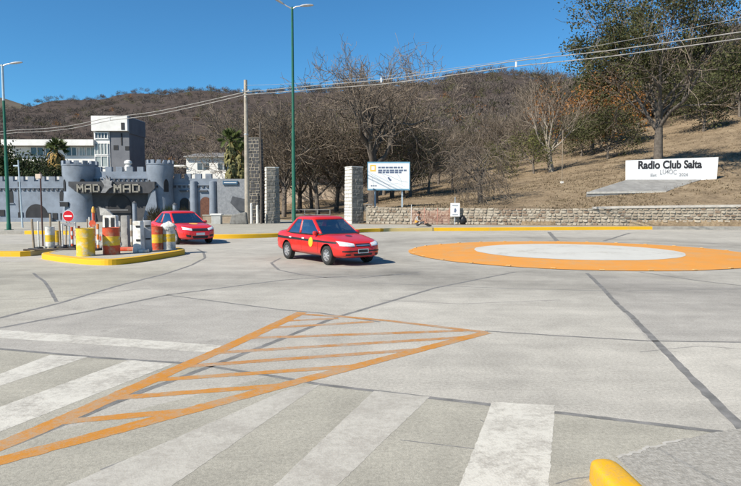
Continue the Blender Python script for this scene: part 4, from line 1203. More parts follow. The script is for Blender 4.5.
def make_car(name, label, loc, heading, spec, paint):
    root = thing(name, label, 'car', loc, heading)
    xs_t, zt_ = spec['top']; xs_b, zb_ = spec['bot']; xs_w, ww_ = spec['wid']
    x0, x1 = xs_w[0], xs_w[-1]
    st = np.concatenate([x0 + (np.linspace(0, 1, 10)**1.8)*.35, np.linspace(x0 + .42, x1 - .42, 34), x1 - .35*(np.linspace(1, 0, 10)**1.8)])
    def sm(xq, xp, fp):
        return sum(np.interp(np.clip(xq + o_, xp[0], xp[-1]), xp, fp)*w for o_, w in ((-.06,.15),(-.03,.2),(0,.3),(.03,.2),(.06,.15)))
    T = sm(st, xs_t, zt_); B = sm(st, xs_b, zb_); W = np.interp(st, xs_w, ww_)
    M_ = 36; vs = []; fs = []
    for i, x in enumerate(st):
        zm = B[i] + (T[i]-B[i])*.52
        for j in range(M_):
            a = 2*math.pi*j/M_; c_, s_ = math.cos(a), math.sin(a)
            n_ = 5.0 if s_ < 0 else 6.0
            y = W[i]*math.copysign(abs(c_)**(2/n_), c_)
            z = zm + ((T[i]-zm) if s_ > 0 else (zm-B[i]))*math.copysign(abs(s_)**(2/n_), s_)
            y *= 1 - .05*max(0, (z-zm)/(T[i]-zm+1e-6))**2
            vs.append((x, y, z))
    n = len(st)
    for i in range(n-1):
        for j in range(M_): fs.append((i*M_+j, (i+1)*M_+j, (i+1)*M_+(j+1) % M_, i*M_+(j+1) % M_))
    fs.append(tuple(range(M_))); fs.append(tuple((n-1)*M_+j for j in reversed(range(M_))))
    body = MB().add(vs, fs).obj('body', paint, root)
    bm = bmesh.new(); bm.from_mesh(body.data); bmesh.ops.recalc_face_normals(bm, faces=bm.faces); bm.to_mesh(body.data); bm.free()
    cut = MB()
    for wx in spec['axles']:
        for s in (-1, 1):
            nn_ = 28; c0 = s*.52; c1 = s*1.2; rw_ = spec['rw'] + .055
            ring = [(wx + rw_*math.cos(2*math.pi*k/nn_), rw_*math.sin(2*math.pi*k/nn_) + spec['rw'] + .01) for k in range(nn_)]
            o_ = len(cut.v)
            cut.add([(a, c0, b) for a, b in ring] + [(a, c1, b) for a, b in ring], [tuple(range(nn_)), tuple(reversed(range(nn_, 2*nn_)))] + [(k, nn_+k, nn_+(k+1) % nn_, (k+1) % nn_) for k in range(nn_)])
    co = cut.obj('cutter', M_blk)
    bm = bmesh.new(); bm.from_mesh(co.data); bmesh.ops.recalc_face_normals(bm, faces=bm.faces); bm.to_mesh(co.data); bm.free()
    bo = body.modifiers.new('b', 'BOOLEAN'); bo.object = co; bo.operation = 'DIFFERENCE'; bo.solver = 'EXACT'
    root.location = (0,0,0); root.rotation_euler = (0,0,0)
    nm = eval_mesh(body); body.modifiers.clear(); body.data = nm
    bpy.data.objects.remove(co)
    root.location = loc; root.rotation_euler = (0, 0, heading)
    nm.shade_smooth(); nm.set_sharp_from_angle(angle=R(50))
    if M_blk.name not in [m.name for m in nm.materials if m]: nm.materials.append(M_blk)
    bi = [m.name for m in nm.materials].index(M_blk.name)
    for p in nm.polygons:                                  # wheel-well lining is black
        c = p.center
        for wx in spec['axles']:
            if abs(c.y) > .5 and abs(p.normal.y) < .3 and abs(math.hypot(c.x-wx, c.z-spec['rw']-.01) - spec['rw'] - .055) < .012: p.material_index = bi
            if abs(abs(c.y) - .52) < .01 and math.hypot(c.x-wx, c.z-spec['rw']) < spec['rw'] + .06: p.material_index = bi
    bm = bmesh.new(); bm.from_mesh(nm); bvh = BVHTree.FromBMesh(bm); bm.free()
    def proj(p, mode, off):
        if mode == 'f': o, d = Vector((4, p[0], p[1])), Vector((-1, 0, 0))
        elif mode == 'b': o, d = Vector((-4, p[0], p[1])), Vector((1, 0, 0))
        elif mode == 'r': o, d = Vector((p[0], -3, p[1])), Vector((0, 1, 0))
        elif mode == 'l': o, d = Vector((p[0], 3, p[1])), Vector((0, -1, 0))
        else: o, d = Vector((p[0], p[1], 4)), Vector((0, 0, -1))
        h, nrm, _, _ = bvh.ray_cast(o, d)
        if h is None: return None
        return h - d*off
    def patch(name_, quad, mode, mat, off=.006, n1=10, n2=4, bulge=0.0, parent=None):
        q = [Vector(a) for a in quad]; vs = []; fs = []
        for i in range(n1+1):
            for j in range(n2+1):
                u, v = i/n1, j/n2
                a = q[0].lerp(q[1], u); b = q[3].lerp(q[2], u); c = a.lerp(b, v)
                h = proj(c, mode, off + bulge*16*u*(1-u)*v*(1-v))
                if h is None: h = Vector((x1-.1, c[0], c[1])) if mode == 'f' else Vector((c[0], 0, c[1]))
                vs.append(h)
        for i in range(n1):
            for j in range(n2):
                a = i*(n2+1)+j; fs.append((a, a+n2+1, a+n2+2, a+1))
        o = MB().add(vs, fs).obj(name_, mat, parent or root, smooth=True); return o
    def disc(name_, c, r, mode, mat, off=.008, n=24, sq=1.0):
        vs = [proj(c, mode, off)]; 
        for k in range(n): vs.append(proj((c[0] + r*math.cos(6.2832*k/n), c[1] + sq*r*math.sin(6.2832*k/n)), mode, off))
        if any(v is None for v in vs): return None
        return MB().add(vs, [(0, k+1, (k+1) % n + 1) for k in range(n)]).obj(name_, mat, root)
    # cabin
    cb = spec['cabin']
    def ring(t, shrink=1.0, zadd=0.0):
        xf = cb['f0'] + (cb['f1']-cb['f0'])*t; xr = cb['r0'] + (cb['r1']-cb['r0'])*t
        w = cb['w0'] + (cb['w1']-cb['w0'])*(t**1.15); z = cb['z0'] + (cb['z1']-cb['z0'])*t
        zf = cb.get('zf', 0)*(1-t); zr = cb.get('zr', 0)*(1-t)
        xc = (xf+xr)/2; hl = (xf-xr)/2*shrink; w *= shrink; rc = min(.17, hl*.5, w*.5)*shrink
        xf, xr = xc+hl, xc-hl; pts = []
        bow = .09*shrink
        nf_ = 12
        for k in range(nf_+1):
            y = (w-rc)*(1-2*k/nf_); pts.append((xf - bow*(y/w)**2, y, z + zadd + zf))
        for k in range(1, 5):
            a = k/5*math.pi/2; pts.append((xf - bow*((w-rc)/w)**2 - rc + rc*math.cos(a) , -(w-rc) - rc*math.sin(a), z + zadd + zf*(1-k/5)))
        xa, xb = xf - bow - rc, xr + bow*.6 + rc
        for k in range(21):
            f = k/20; pts.append((xa + (xb-xa)*f, -w - .025*shrink*math.sin(f*math.pi), z + zadd))
        for k in range(1, 5):
            a = k/5*math.pi/2; pts.append((xb - rc*math.sin(a), -(w-rc) - rc*math.cos(a), z + zadd + zr*k/5))
        for k in range(nf_+1):
            y = -(w-rc)*(1-2*k/nf_); pts.append((xr + bow*.6*(y/w)**2, y, z + zadd + zr))
        for k in range(1, 5):
            a = k/5*math.pi/2; pts.append((xb - rc*math.cos(a), (w-rc) + rc*math.sin(a), z + zadd + zr*(1-k/5)))
        for k in range(21):
            f = 1 - k/20; pts.append((xa + (xb-xa)*f, w + .025*shrink*math.sin(f*math.pi), z + zadd))
        for k in range(1, 5):
            a = k/5*math.pi/2; pts.append((xf - bow*((w-rc)/w)**2 - rc + rc*math.sin(a), (w-rc) + rc*math.cos(a), z + zadd + zf*k/5))
        return pts
    ts = [0, .075, .25, .45, .65, .84, .95, 1.0]
    rings = [ring(t) for t in ts] + [ring(1.0, s, za) for s, za in ((.95,.025),(.86,.048),(.6,.068),(.25,.078))]
    K = len(rings[0]); V = [p for r_ in rings for p in r_]
    F = {'c': [], 'seal': [], 'windscreen': [], 'rear_window': [], 'fr': [], 'rr': [], 'fl': [], 'rl': []}
    s0 = 17; s1 = 17 + 21; b0 = s1 + 4; b1 = b0 + 13; l0 = b1 + 4
    for i in range(len(rings)-1):
        for j in range(K):
            f = (i*K+j, i*K+(j+1) % K, (i+1)*K+(j+1) % K, (i+1)*K+j)
            g = 'c' if i else 'seal'
            if 1 <= i <= 5:
                if j < 14 or j >= K - 2: g = 'windscreen'
                elif s0 - 1 <= j < s0 + spec['bp']: g = 'fr'
                elif s0 + spec['bp'] + 1 <= j < s0 + 19: g = 'rr'
                elif b0 - 2 <= j < b0 + 14: g = 'rear_window'
                elif l0 + 1 <= j < l0 + 20 - spec['bp']: g = 'rl'
                elif l0 + 21 - spec['bp'] <= j < l0 + 21: g = 'fl'
            F[g].append(f)
    F['c'].append(tuple(range((len(rings)-1)*K, len(rings)*K)))
    def sub(fs_):
        ids = sorted({i for f in fs_ for i in f}); mp = {a: b for b, a in enumerate(ids)}
        return [V[i] for i in ids], [tuple(mp[i] for i in f) for f in fs_]
    MB().add(*sub(F['seal'])).obj('window_seal', M_blk, root, smooth=True)
    cab = MB().add(*sub(F['c'])).obj('cabin_frame', paint, root, smooth=True, angle=45)
    so = cab.modifiers.new('thick', 'SOLIDIFY'); so.thickness = .03; so.offset = 1 if False else 0
    for g, nm_ in (('windscreen','windscreen'),('rear_window','rear_window'),('fr','side_window'),('rr','side_window'),('fl','side_window'),('rl','side_window')):
        MB().add(*sub(F[g])).obj(nm_, M_carglass, root, smooth=True, angle=180)
    # dark cabin floor, seats, dashboard
    rg = ring(.0, .97, .012)
    MB().add(rg, [tuple(range(K))]).obj('cabin_lining', M_seat, root)
    MB().box(cb['f0']-.52, cb['f0']-.25, -.6, .6, cb['z0']-.1, cb['z0']+.10).obj('dashboard', M_blk, root, bevel=.04)
    for sy in (-.34, .34):
        MB().box(-.32, -.18, sy-.22, sy+.22, cb['z0']-.2, cb['z0']+.22).obj('seat', M_seat, root, bevel=.05)
        MB().box(-.30, -.2, sy-.12, sy+.12, cb['z0']+.24, cb['z0']+.38).obj('headrest', M_seat, root, bevel=.03)
    MB().box(-1.02, -.85, -.58, .58, cb['z0']-.2, cb['z0']+.2).obj('rear_seat', M_seat, root, bevel=.05)
    sw = MB(); pts_ = [(cb['f0']-.62 + .06*math.cos(6.2832*k/20)*.5, .34 + .17*math.sin(6.2832*k/20), cb['z0']+.02 + .15*math.cos(6.2832*k/20)) for k in range(21)]
    sw.tube(pts_, .014, 6, cap=False).obj('steering_wheel', M_blk, root)
    # wheels
    rW = spec['rw']
    for wx in spec['axles']:
        for s in (-1, 1):
            prof = [(rW*.62, -.085), (rW*.7, -.095), (rW*.92, -.092), (rW*.985, -.075), (rW, -.04), (rW, .04), (rW*.985, .075), (rW*.92, .092), (rW*.7, .095), (rW*.62, .085)]
            wv_ = MB().lathe(prof, 32, cap=False)
            w_ = wv_.obj('wheel', M_tyre, root, smooth=True); w_.location = (wx, s*spec['track'], rW); w_.rotation_euler = (math.pi/2, 0, 0) if s < 0 else (-math.pi/2, 0, 0)
            rm = MB().lathe([(rW*.66, .0), (rW*.65, .08), (rW*.58, .085), (rW*.53, .045)], 28, cap=False)
            rm.lathe([(rW*.54, .035), (.02, .05)], 28, mi=1)
            rm.lathe([(.055, .04), (.05, .088), (.02, .094)], 14)
            for k in range(spec['spokes']):
                a = 2*math.pi*k/spec['spokes']; Mx = Matrix.Rotation(a, 4, 'Z')
                rm.add([Mx @ Vector(q) for q in ((.03,-.03,.05),(.03,.03,.05),(rW*.56,.022,.05),(rW*.56,-.022,.05),(.03,-.026,.088),(.03,.026,.088),(rW*.57,.017,.078),(rW*.57,-.017,.078))], [(4,7,6,5),(0,1,5,4),(1,2,6,5),(2,3,7,6),(3,0,4,7)])
            rm.obj('rim', [M_rim, M_blk], w_, smooth=True)
    spec['detail'](dict(patch=patch, disc=disc, proj=proj, root=root, paint=paint, spec=spec))
    return root
def mirrors(root, x, y, z, paint):
    for s in (-1, 1):
        m = MB().lathe([(.01,-.085),(.06,-.07),(.075,0),(.06,.06),(.01,.075)], 12).obj('mirror', paint, root, smooth=True, loc=(x, s*y, z)); m.scale = (.75, 1.15, .85)
        MB().box(-.03, .03, -.10 if s > 0 else -.02, .02 if s > 0 else .10, -.05, -.02).obj('mirror_arm', M_blk, m)
def corsa_detail(k):
    patch, disc, root = k['patch'], k['disc'], k['root']
    for s, md in ((-1,'r'),(1,'l')):
        patch('side_stripe', [(-2.02,.775),(1.74,.705),(1.74,.65),(-2.02,.69)], md, M_blk, .005, 40, 1)
        for (xa, za, xb, zb_) in ((.80,.86,.78,.30),(-.19,.90,-.19,.28),(-1.02,.90,-.86,.40)):
            patch('door_seam', [(xa-.006,za),(xa+.006,za),(xb+.006,zb_),(xb-.006,zb_)], md, M_blk, .003, 1, 8)
        for xh in (-.05, -.88):
            patch('door_handle', [(xh-.09,.765),(xh+.06,.765),(xh+.06,.725),(xh-.09,.73)], md, M_plate, .022, 4, 2)
        d_ = disc('door_emblem', (.40,.645), .125, md, M_emb, .012, sq=1.2)
        patch('sill', [(-.75,.27),(.80,.27),(.80,.23),(-.75,.23)], md, M_blk, .004, 10, 1)
        y0, y1 = s*.30, s*.70
        patch('headlight', [(y0,.66),(y1,.735),(y1,.60),(y0,.57)], 'f', M_lamp, .012, 12, 5, .012)
        patch('fog_light', [(s*.44,.36),(s*.58,.36),(s*.58,.31),(s*.44,.31)], 'f', M_blk, .006, 4, 2)
        patch('tail_light', [(s*.42,.82),(s*.64,.82),(s*.62,.64),(s*.42,.66)], 'b', M_tail, .01, 8, 4)
    patch('grille', [(-.27,.655),(.27,.655),(.24,.56),(-.24,.56)], 'f', M_blk, .008, 10, 3)
    patch('grille_bar', [(-.26,.615),(.26,.615),(.25,.595),(-.25,.595)], 'f', M_chrome, .016, 10, 1)
    patch('bumper_trim', [(-.66,.455),(.66,.455),(.66,.415),(-.66,.415)], 'f', M_blk, .012, 24, 2)
    patch('lower_intake', [(-.34,.36),(.34,.36),(.30,.27),(-.30,.27)], 'f', M_blk, .006, 10, 2)
    pl = patch('number_plate', [(-.19,.50),(.19,.50),(.19,.37),(-.19,.37)], 'f', M_plate, .022, 8, 2)
    patch('plate_panel', [(-.165,.475),(.165,.475),(.165,.395),(-.165,.395)], 'f', M_blk, .026, 8, 2, parent=pl).location = (0,0,0)
    disc('bonnet_emblem', (1.35, -.02), .11, 't', pm('navy_emblem', (.03,.035,.09), (.1,.05,.06), 8, .5), .006)
    patch('wiper', [(.86,-.55),(.80,.05),(.815,.05),(.875,-.55)], 't', M_blk, .03, 6, 1)
    MB().tube([(-.55,0,1.40),(-.75,0,1.62)], [.005,.003], 5).obj('aerial', M_blk, root)
    mirrors(root, .66, .80, .93, k['paint'])
corsa = dict(top=([-2.08,-2.0,-1.5,-1.0,0,.8,1.2,1.7,1.95,2.06], [.80,.93,.97,.95,.92,.915,.875,.775,.70,.60]),
             bot=([-2.08,-1.95,-1.6,1.6,1.95,2.06], [.40,.27,.22,.20,.23,.28]),
             wid=([-2.08,-2.03,-1.9,-1.7,-1.2,0,1.2,1.65,1.85,1.97,2.04,2.06], [.55,.66,.74,.775,.80,.805,.795,.765,.715,.64,.54,.46]),
             axles=(1.27,-1.17), rw=.285, track=.70, spokes=7, bp=10,
             cabin=dict(f0=1.0, f1=.28, r0=-1.5, r1=-.98, w0=.735, w1=.585, z0=.865, z1=1.35, zf=.02, zr=.07), detail=corsa_detail)
# wheel contact points read off the photograph give place and heading
HEAD = R(-53.5)
fw_ = Vector((math.cos(HEAD), math.sin(HEAD), 0)); lf_ = Vector((-fw_.y, fw_.x, 0))
near_front = G(328.6, 264.9)
c1 = near_front - fw_*1.27 + lf_*.70
make_car('car', 'red saloon taxi with black side stripe and yellow door emblem crossing the junction', (c1.x, c1.y, .004), HEAD, corsa, M_red)
dpos = Vector((c1.x, c1.y, 0)) + fw_*.02 + lf_*.34
M_shirt1 = pm('dark_red_shirt', (.16,.03,.03), (.1,.02,.02), 8, .9)
M_shirt2 = pm('pale_shirt', (.5,.5,.52), (.4,.4,.42), 8, .9)
driver('person in dark shirt driving the red saloon with the black stripe', (dpos.x, dpos.y, .02), HEAD, M_shirt1)

def sedan2_detail(k):
    patch, disc, root = k['patch'], k['disc'], k['root']
    for s, md in ((-1,'r'),(1,'l')):
        for (xa, za, xb, zb_) in ((.85,.90,.80,.32),(-.19,.93,-.19,.30),(-1.02,.93,-.86,.42)):
            patch('door_seam', [(xa-.006,za),(xa+.006,za),(xb+.006,zb_),(xb-.006,zb_)], md, M_blk, .003, 1, 8)
        for xh in (-.05, -.88): patch('door_handle', [(xh-.09,.80),(xh+.06,.80),(xh+.06,.765),(xh-.09,.77)], md, k['paint'], .018, 4, 2)
        patch('headlight', [(s*.36,.72),(s*.73,.80),(s*.72,.68),(s*.38,.63)], 'f', M_lamp, .012, 12, 5, .012)
        patch('fog_light', [(s*.42,.42),(s*.64,.46),(s*.62,.36),(s*.44,.34)], 'f', M_blk, .008, 6, 3)
        patch('tail_light', [(s*.42,.86),(s*.68,.86),(s*.66,.66),(s*.42,.68)], 'b', M_tail, .01, 8, 4)
    patch('grille', [(-.36,.70),(.36,.70),(.40,.60),(-.40,.60)], 'f', M_blk, .009, 12, 3)
    patch('grille_bar', [(-.36,.725),(.36,.725),(.36,.705),(-.36,.705)], 'f', M_chrome, .014, 12, 1)
    patch('lower_intake', [(-.38,.40),(.38,.40),(.33,.28),(-.33,.28)], 'f', M_blk, .007, 12, 2)
    patch('number_plate', [(-.2,.53),(.2,.53),(.2,.42),(-.2,.42)], 'f', M_plate, .02, 8, 2)
    disc('bonnet_emblem', (1.38, 0), .2, 't', pm('orange_emblem', (.75,.36,.06), (.65,.3,.1), 7, .5), .006)
    patch('wiper', [(.95,-.55),(.90,.05),(.915,.05),(.965,-.55)], 't', M_blk, .03, 6, 1)
    mirrors(root, .74, .87, .98, k['paint'])
sed2 = dict(top=([-2.1,-2.02,-1.5,-1.0,0,.85,1.25,1.75,2.0,2.12], [.84,1.0,1.03,1.0,.97,.96,.93,.85,.76,.62]),
            bot=([-2.1,-1.95,-1.6,1.6,2.0,2.12], [.42,.29,.23,.21,.23,.28]),
            wid=([-2.1,-2.05,-1.9,-1.7,-1.2,0,1.2,1.7,1.9,2.02,2.09,2.12], [.6,.70,.79,.83,.86,.865,.855,.82,.76,.68,.58,.5]),
            axles=(1.30,-1.23), rw=.305, track=.75, spokes=10, bp=10,
            cabin=dict(f0=1.12, f1=.3, r0=-1.65, r1=-1.0, w0=.785, w1=.61, z0=.905, z1=1.395, zf=.02, zr=.07), detail=sedan2_detail)
H2 = R(-50)
f2 = Vector((math.cos(H2), math.sin(H2), 0)); l2 = Vector((-f2.y, f2.x, 0))
nf2 = G(177, 244.4)
c2 = nf2 - f2*1.30 + l2*.75
make_car('car', 'scarlet saloon taxi with orange bonnet emblem behind the striped drums', (c2.x, c2.y, .004), H2, sed2, M_red2)
d2 = Vector((c2.x, c2.y, 0)) + f2*.02 + l2*.36
driver('person in pale shirt driving the scarlet car near the drums', (d2.x, d2.y, .05), H2, M_shirt2)

# ------------------------------------------------------------------ lamp posts, poles, wires
M_green = pm('green_post_paint', (.012,.115,.07), (.016,.09,.058), 3, .5)
M_alu = pm('lamp_head_grey', (.5,.5,.5), (.38,.38,.38), 4, .4, metal=.3)
M_galv = pm('galvanised_tip', (.42,.5,.55), (.33,.4,.45), 3, .45)
M_pole = pm('concrete_pole', (.40,.355,.29), (.27,.235,.19), 3, .9, .4, 30)
def lamp_post(x, y, h, label, arms, z0=.19, tip=None):
    t = thing('lamp_post', label, 'lamp post', (x, y, z0))
    MB().lathe([(.13,0),(.13,.35),(.105,.42),(.10,h*.45),(.08,h*.46),(.065,h)], 14).obj('pole', M_green, t, smooth=True)
    MB().box(-.18,.18,-.18,.18,-.01,.03).obj('base_plate', M_green, t)
    if tip: MB().lathe([(.072,0),(.066,tip)], 14).obj('pole_tip', M_galv, t, smooth=True, loc=(0,0,h - tip))
    for ang, L_, tilt in arms:
        d = Vector((math.cos(ang), math.sin(ang), 0))
        up_ = math.tan(tilt)
        p0 = Vector((0,0,h - .1)); p1 = p0 + d*.25 + Vector((0,0,.12)); p2 = p1 + d*L_*.35 + Vector((0,0,up_*L_*.35))
        a = MB().tube([p0, p1, p2], [.04,.035,.03], 8).obj('arm', M_alu, t, smooth=True)
        hd = MB(); s_ = Vector((-d.y, d.x, 0)); vs = []
        axis = (d + Vector((0,0,up_))).normalized(); n_ = s_.cross(axis) * -1
        prof = [(0,.05,.05),(.12,.11,.075),(.35,.15,.085),(.62,.14,.06),(.75,.08,.03)]
        for q, w_, hh in prof:
            c = p2 + axis*q
            for j in range(10):
                b = 2*math.pi*j/10; vs.append(c + s_*w_*math.cos(b) + Vector((0,0,1))*hh*(math.sin(b) if math.sin(b) > 0 else .45*math.sin(b)))
        fs = [(i*10+j, (i+1)*10+j, (i+1)*10+(j+1) % 10, i*10+(j+1) % 10) for i in range(4) for j in range(10)] + [tuple(range(10)), tuple(40+j for j in reversed(range(10)))]
        hd.add(vs, fs).obj('lamp_head', M_alu, t, smooth=True, angle=60)
    return t
pL = A(294, 215, 33.6)
lamp_post(pL.x, 33.6, zv(7, 33.6) - .19, 'tall green lamp post with two heads behind the red saloon', ((R(190), .55, R(28)), (R(-8), .6, R(2))))
pL2 = G(9, 230, .19)
lamp_post(pL2.x, pL2.y, zv(64.5, pL2.y) - .19, 'green lamp post with pale top at the left edge by the castle', ((R(185), .6, R(4)), (R(3), .55, R(8))), tip=2.6)

def utility_pole(x, y, h, label, z0=.19):
    t = thing('utility_pole', label, 'utility pole', (x, y, z0))
    MB().lathe([(.22,-.3),(.215,.5),(.17,h*.6),(.135,h)], 16).obj('pole', M_pole, t, smooth=True)
    for k, zz in enumerate((h-.9, h-1.15)):
        MB().tube([(-.2,-.1,zz),(.25,-.12,zz)], .03, 6).obj('bracket', M_alu, t)
    for sx_, zz in ((-.2,h-.9),(.25,h-.9),(.0,h-1.4)):
        MB().lathe([(.02,0),(.05,.03),(.05,.1),(.02,.13)], 8).obj('insulator', M_frame, t, loc=(sx_, -.13, zz))
    MB().lathe([(.18,0),(.185,.02),(.185,.08),(.18,.1)], 16).obj('steel_band', M_alu, t, loc=(0,0,h*.62))
    return t
UP = G(247.5, 223.5, .19)
uh = zv(80, UP.y) - .19
utility_pole(UP.x, UP.y, uh, 'tall bare concrete utility pole carrying the bundled cables left of the gate')
POL2 = Vector((22.5, 28.6, .19)); POL3 = Vector((-50.5, 75, .19))
utility_pole(POL2.x, POL2.y, uh, 'concrete utility pole outside the right edge holding the cables', 0.0)
utility_pole(POL3.x, POL3.y, uh, 'concrete utility pole beyond the left edge holding the cables', 0.0)
M_cable = pm('pale_cable', (.33,.315,.295), (.22,.21,.195), 2, .6)
M_cabled = pm('dark_cable', (.05,.05,.05), None, 2, .7)
def cable(a, b, sag, r, label, mat=M_cable, wig=0.0, n=40, kinks=()):
    mb = MB(); pts_ = []
    for i in range(n+1):
        t = i/n; p = a.lerp(b, t); p.z -= sag*4*t*(1-t)
        for kt, kz in kinks: p.z += kz*max(0, 1 - abs(t-kt)/.14)
        pts_.append(p)
    o = mb.tube(pts_, r, 5).obj('overhead_cable', mat); tag(o, label, 'cable', 'overhead cables between the utility poles'); return o
at = Vector((UP.x, UP.y - .14, .19 + uh - .95)); a2 = Vector((POL2.x, POL2.y - .14, .19 + uh - 1.0)); a3 = Vector((POL3.x, POL3.y, .19 + uh - 1.0))
for i, (dz, sg, nm) in enumerate(((0, .45, 'upper thick pale cable'), (-.22, .5, 'lower thick pale cable'))):
    off = Vector((0, 0, dz))
    cable(at + off, a2 + off*1.5, sg*.7, .028, nm + ' running from the utility pole to the right', kinks=((.58,.12),(.33,-.08)))
    cable(at + off, a3 + off*1.3, sg + .35, .034, nm + ' running from the utility pole to the left', kinks=((.38,.25),(.75,.15)))
cable(at + Vector((0,0,.5)), a2 + Vector((0,0,1.0)), .9, .012, 'thin pale wire above the cables at the right')
# cable spacers
for k, (a, b, t_, sg) in enumerate(((at, a2, .58, .3), (at, a2, .33, .3), (at, a3, .38, .6))):
    p = a.lerp(b, t_); p.z -= sg*4*t_*(1-t_)
    tag(MB().box(-.05,.05,-.04,.04,-.28,.05).obj('cable_spacer', M_frame, loc=p, bevel=.015), ('white spacer clamped on the cables over the roundabout', 'white spacer clamped on the cables over the gateway', 'white spacer clamped on the cables above the castle')[k], 'spacer')

# ------------------------------------------------------------------ gate pillars and stone wall
M_stone = pm('rubble_stone', (.38,.32,.25), (.27,.225,.17), 3.0, .95, .6, 24, c3=(.47,.41,.33))
M_stone2 = pm('rubble_stone_pale', (.44,.39,.315), (.34,.295,.23), 3.0, .95, .6, 24)
M_stone3 = pm('rubble_stone_brown', (.27,.20,.145), (.19,.14,.10), 3.0, .95, .6, 24)
M_mortar = pm('wall_mortar', (.32,.285,.23), (.22,.195,.155), 4, .95, .5, 30)
M_pillar = pm('grey_stone_pillar_shade', (.21,.205,.19), (.12,.115,.105), 3, .95, .7, 16)
M_limew = pm('limewashed_stone', (.70,.69,.65), (.52,.51,.48), 2, .95, .4, 20)
def pillar(uc, y, w, dpt, vtop, rz, label, front=M_pillar, side=M_limew, taper=.9, seed=1, z0=.15):
    """square rubble pillar turned so two faces show; lit left face coloured paler than the shaded ones"""
    h = zv(vtop, y) - z0
    t = thing('gate_pillar', label, 'pillar', (ux(uc, y), y, z0), rz)
    rr = random.Random(seed)
    core = MB()
    vs = []
    for z, k in ((-.2, 1), (h, taper)):
        for a, b in ((-1,-1),(1,-1),(1,1),(-1,1)): vs.append((a*w/2*k, b*dpt/2*k, z))
    core.add(vs, [(0,3,2,1),(4,5,6,7)]).add(vs, [(0,1,5,4),(1,2,6,5),(2,3,7,6),(3,0,4,7)])
    core.obj('core', M_mortar, t)
    for fi, (ax, mt) in enumerate((('front', front), ('left', side), ('right', front))):
        mb = MB(); z = 0.0; row = 0
        L_ = w if ax == 'front' else dpt
        while z < h - .1:
            hh = min(rr.uniform(.2, .34), h - z); k = 1 - (1-taper)*(z+hh/2)/h
            x = -L_/2*k; 
            while x < L_/2*k - .05:
                ww = min(rr.uniform(.22, .5), L_/2*k - x); g = .012; pr = rr.uniform(.015, .05)
                x0_, x1_, z0_, z1_ = x + g, x + ww - g, z + g, z + hh - g
                if x1_ - x0_ > .04:
                    b = w/2*k if ax != 'front' else dpt/2*k
                    c = .03
                    def P3(xx, zz, out):
                        if ax == 'front': return (xx, -b - out, zz)
                        if ax == 'left': return (-b - out, -xx, zz)
                        return (b + out, xx, zz)
                    mb.add([P3(x0_,z0_,-.02),P3(x1_,z0_,-.02),P3(x1_,z1_,-.02),P3(x0_,z1_,-.02),P3(x0_+c,z0_+c,pr),P3(x1_-c,z0_+c,pr*rr.uniform(.6,1)),P3(x1_-c,z1_-c,pr),P3(x0_+c,z1_-c,pr*rr.uniform(.6,1))],
                           [(4,5,6,7),(0,1,5,4),(1,2,6,5),(2,3,7,6),(3,0,4,7)])
                x += ww
            z += hh
        o = mb.obj('stone_face', mt, t); o['kind'] = 'stuff'
    MB().box(-w/2*taper-.03, w/2*taper+.03, -dpt/2*taper-.03, dpt/2*taper+.03, h, h+.06).obj('cap', side, t)
    return t
PR = R(20)
pillar(354, 48, 1.15, 1.15, 167.5, R(34), 'right gate pillar, white left face and painted shade on its grey front, beside the billboard', seed=3)
pillar(272.5, 48.5, 1.1, .9, 168, R(18), 'left gate pillar with a narrow white edge and shade painted into its grey front', seed=5)
pillar(256, 49.5, 1.15, 1.3, 139, R(-6), 'tall stone pillar with painted shade directly behind the utility pole', front=pm('shaded_stone_pillar', (.085,.085,.09), (.05,.05,.052), 3, .95, .7, 16), side=M_pillar, taper=.86, seed=7)  # front stones coloured dark to stand for the shade on that face
# wrought iron side gate beside the tall pillar
ig = thing('iron_gate', 'ornate dark iron gate leaf between the tall pillar and the grey one', 'gate', (ux(263.5, 48.8), 48.8, .19))
M_iron = pm('wrought_iron', (.03,.028,.027), (.05,.045,.04), 6, .6)
for k in range(6):
    x = -.4 + k*.16
    MB().tube([(x,0,0),(x,0,2.5 + .25*math.sin(k))], .022, 5).obj('bar', M_iron, ig)
for z in (.25, 1.2, 2.2): MB().box(-.45,.45,-.02,.02,z,z+.05).obj('rail', M_iron, ig)
for k in range(3):
    MB().tube([(-.3 + .3*k + .12*math.cos(a), -.03, 1.7 + .16*math.sin(a)) for a in np.linspace(0, 5.2, 12)], .016, 5).obj('scroll', M_iron, ig)
for k, (u, vt) in enumerate(((251.5,203),(257.5,205),(261,209))):
    tag(MB().lathe([(.11,0),(.1,.1),(.085,zv(vt,47.6)-.19-.05),(.03,zv(vt,47.6)-.19)], 10).obj('short_post', M_limew, loc=(ux(u,47.6), 47.6, .19), smooth=True), ('white-topped short post nearest the utility pole', 'middle white short post by the iron gate', 'lowest white short post by the iron gate')[k], 'post')
tp = thing('wooden_pole', 'thin weathered wooden pole between utility pole and grey gate pillar', 'pole', (ux(261, 47.2), 47.2, .19))
MB().tube([(0,0,-.2),(.05,0,3.4),(.02,0,zv(125,47.2))], [.1,.085,.07], 8).obj('shaft', pm('weathered_wood', (.12,.1,.085), (.07,.06,.05), 6, .9, .4, 30), tp, smooth=True)

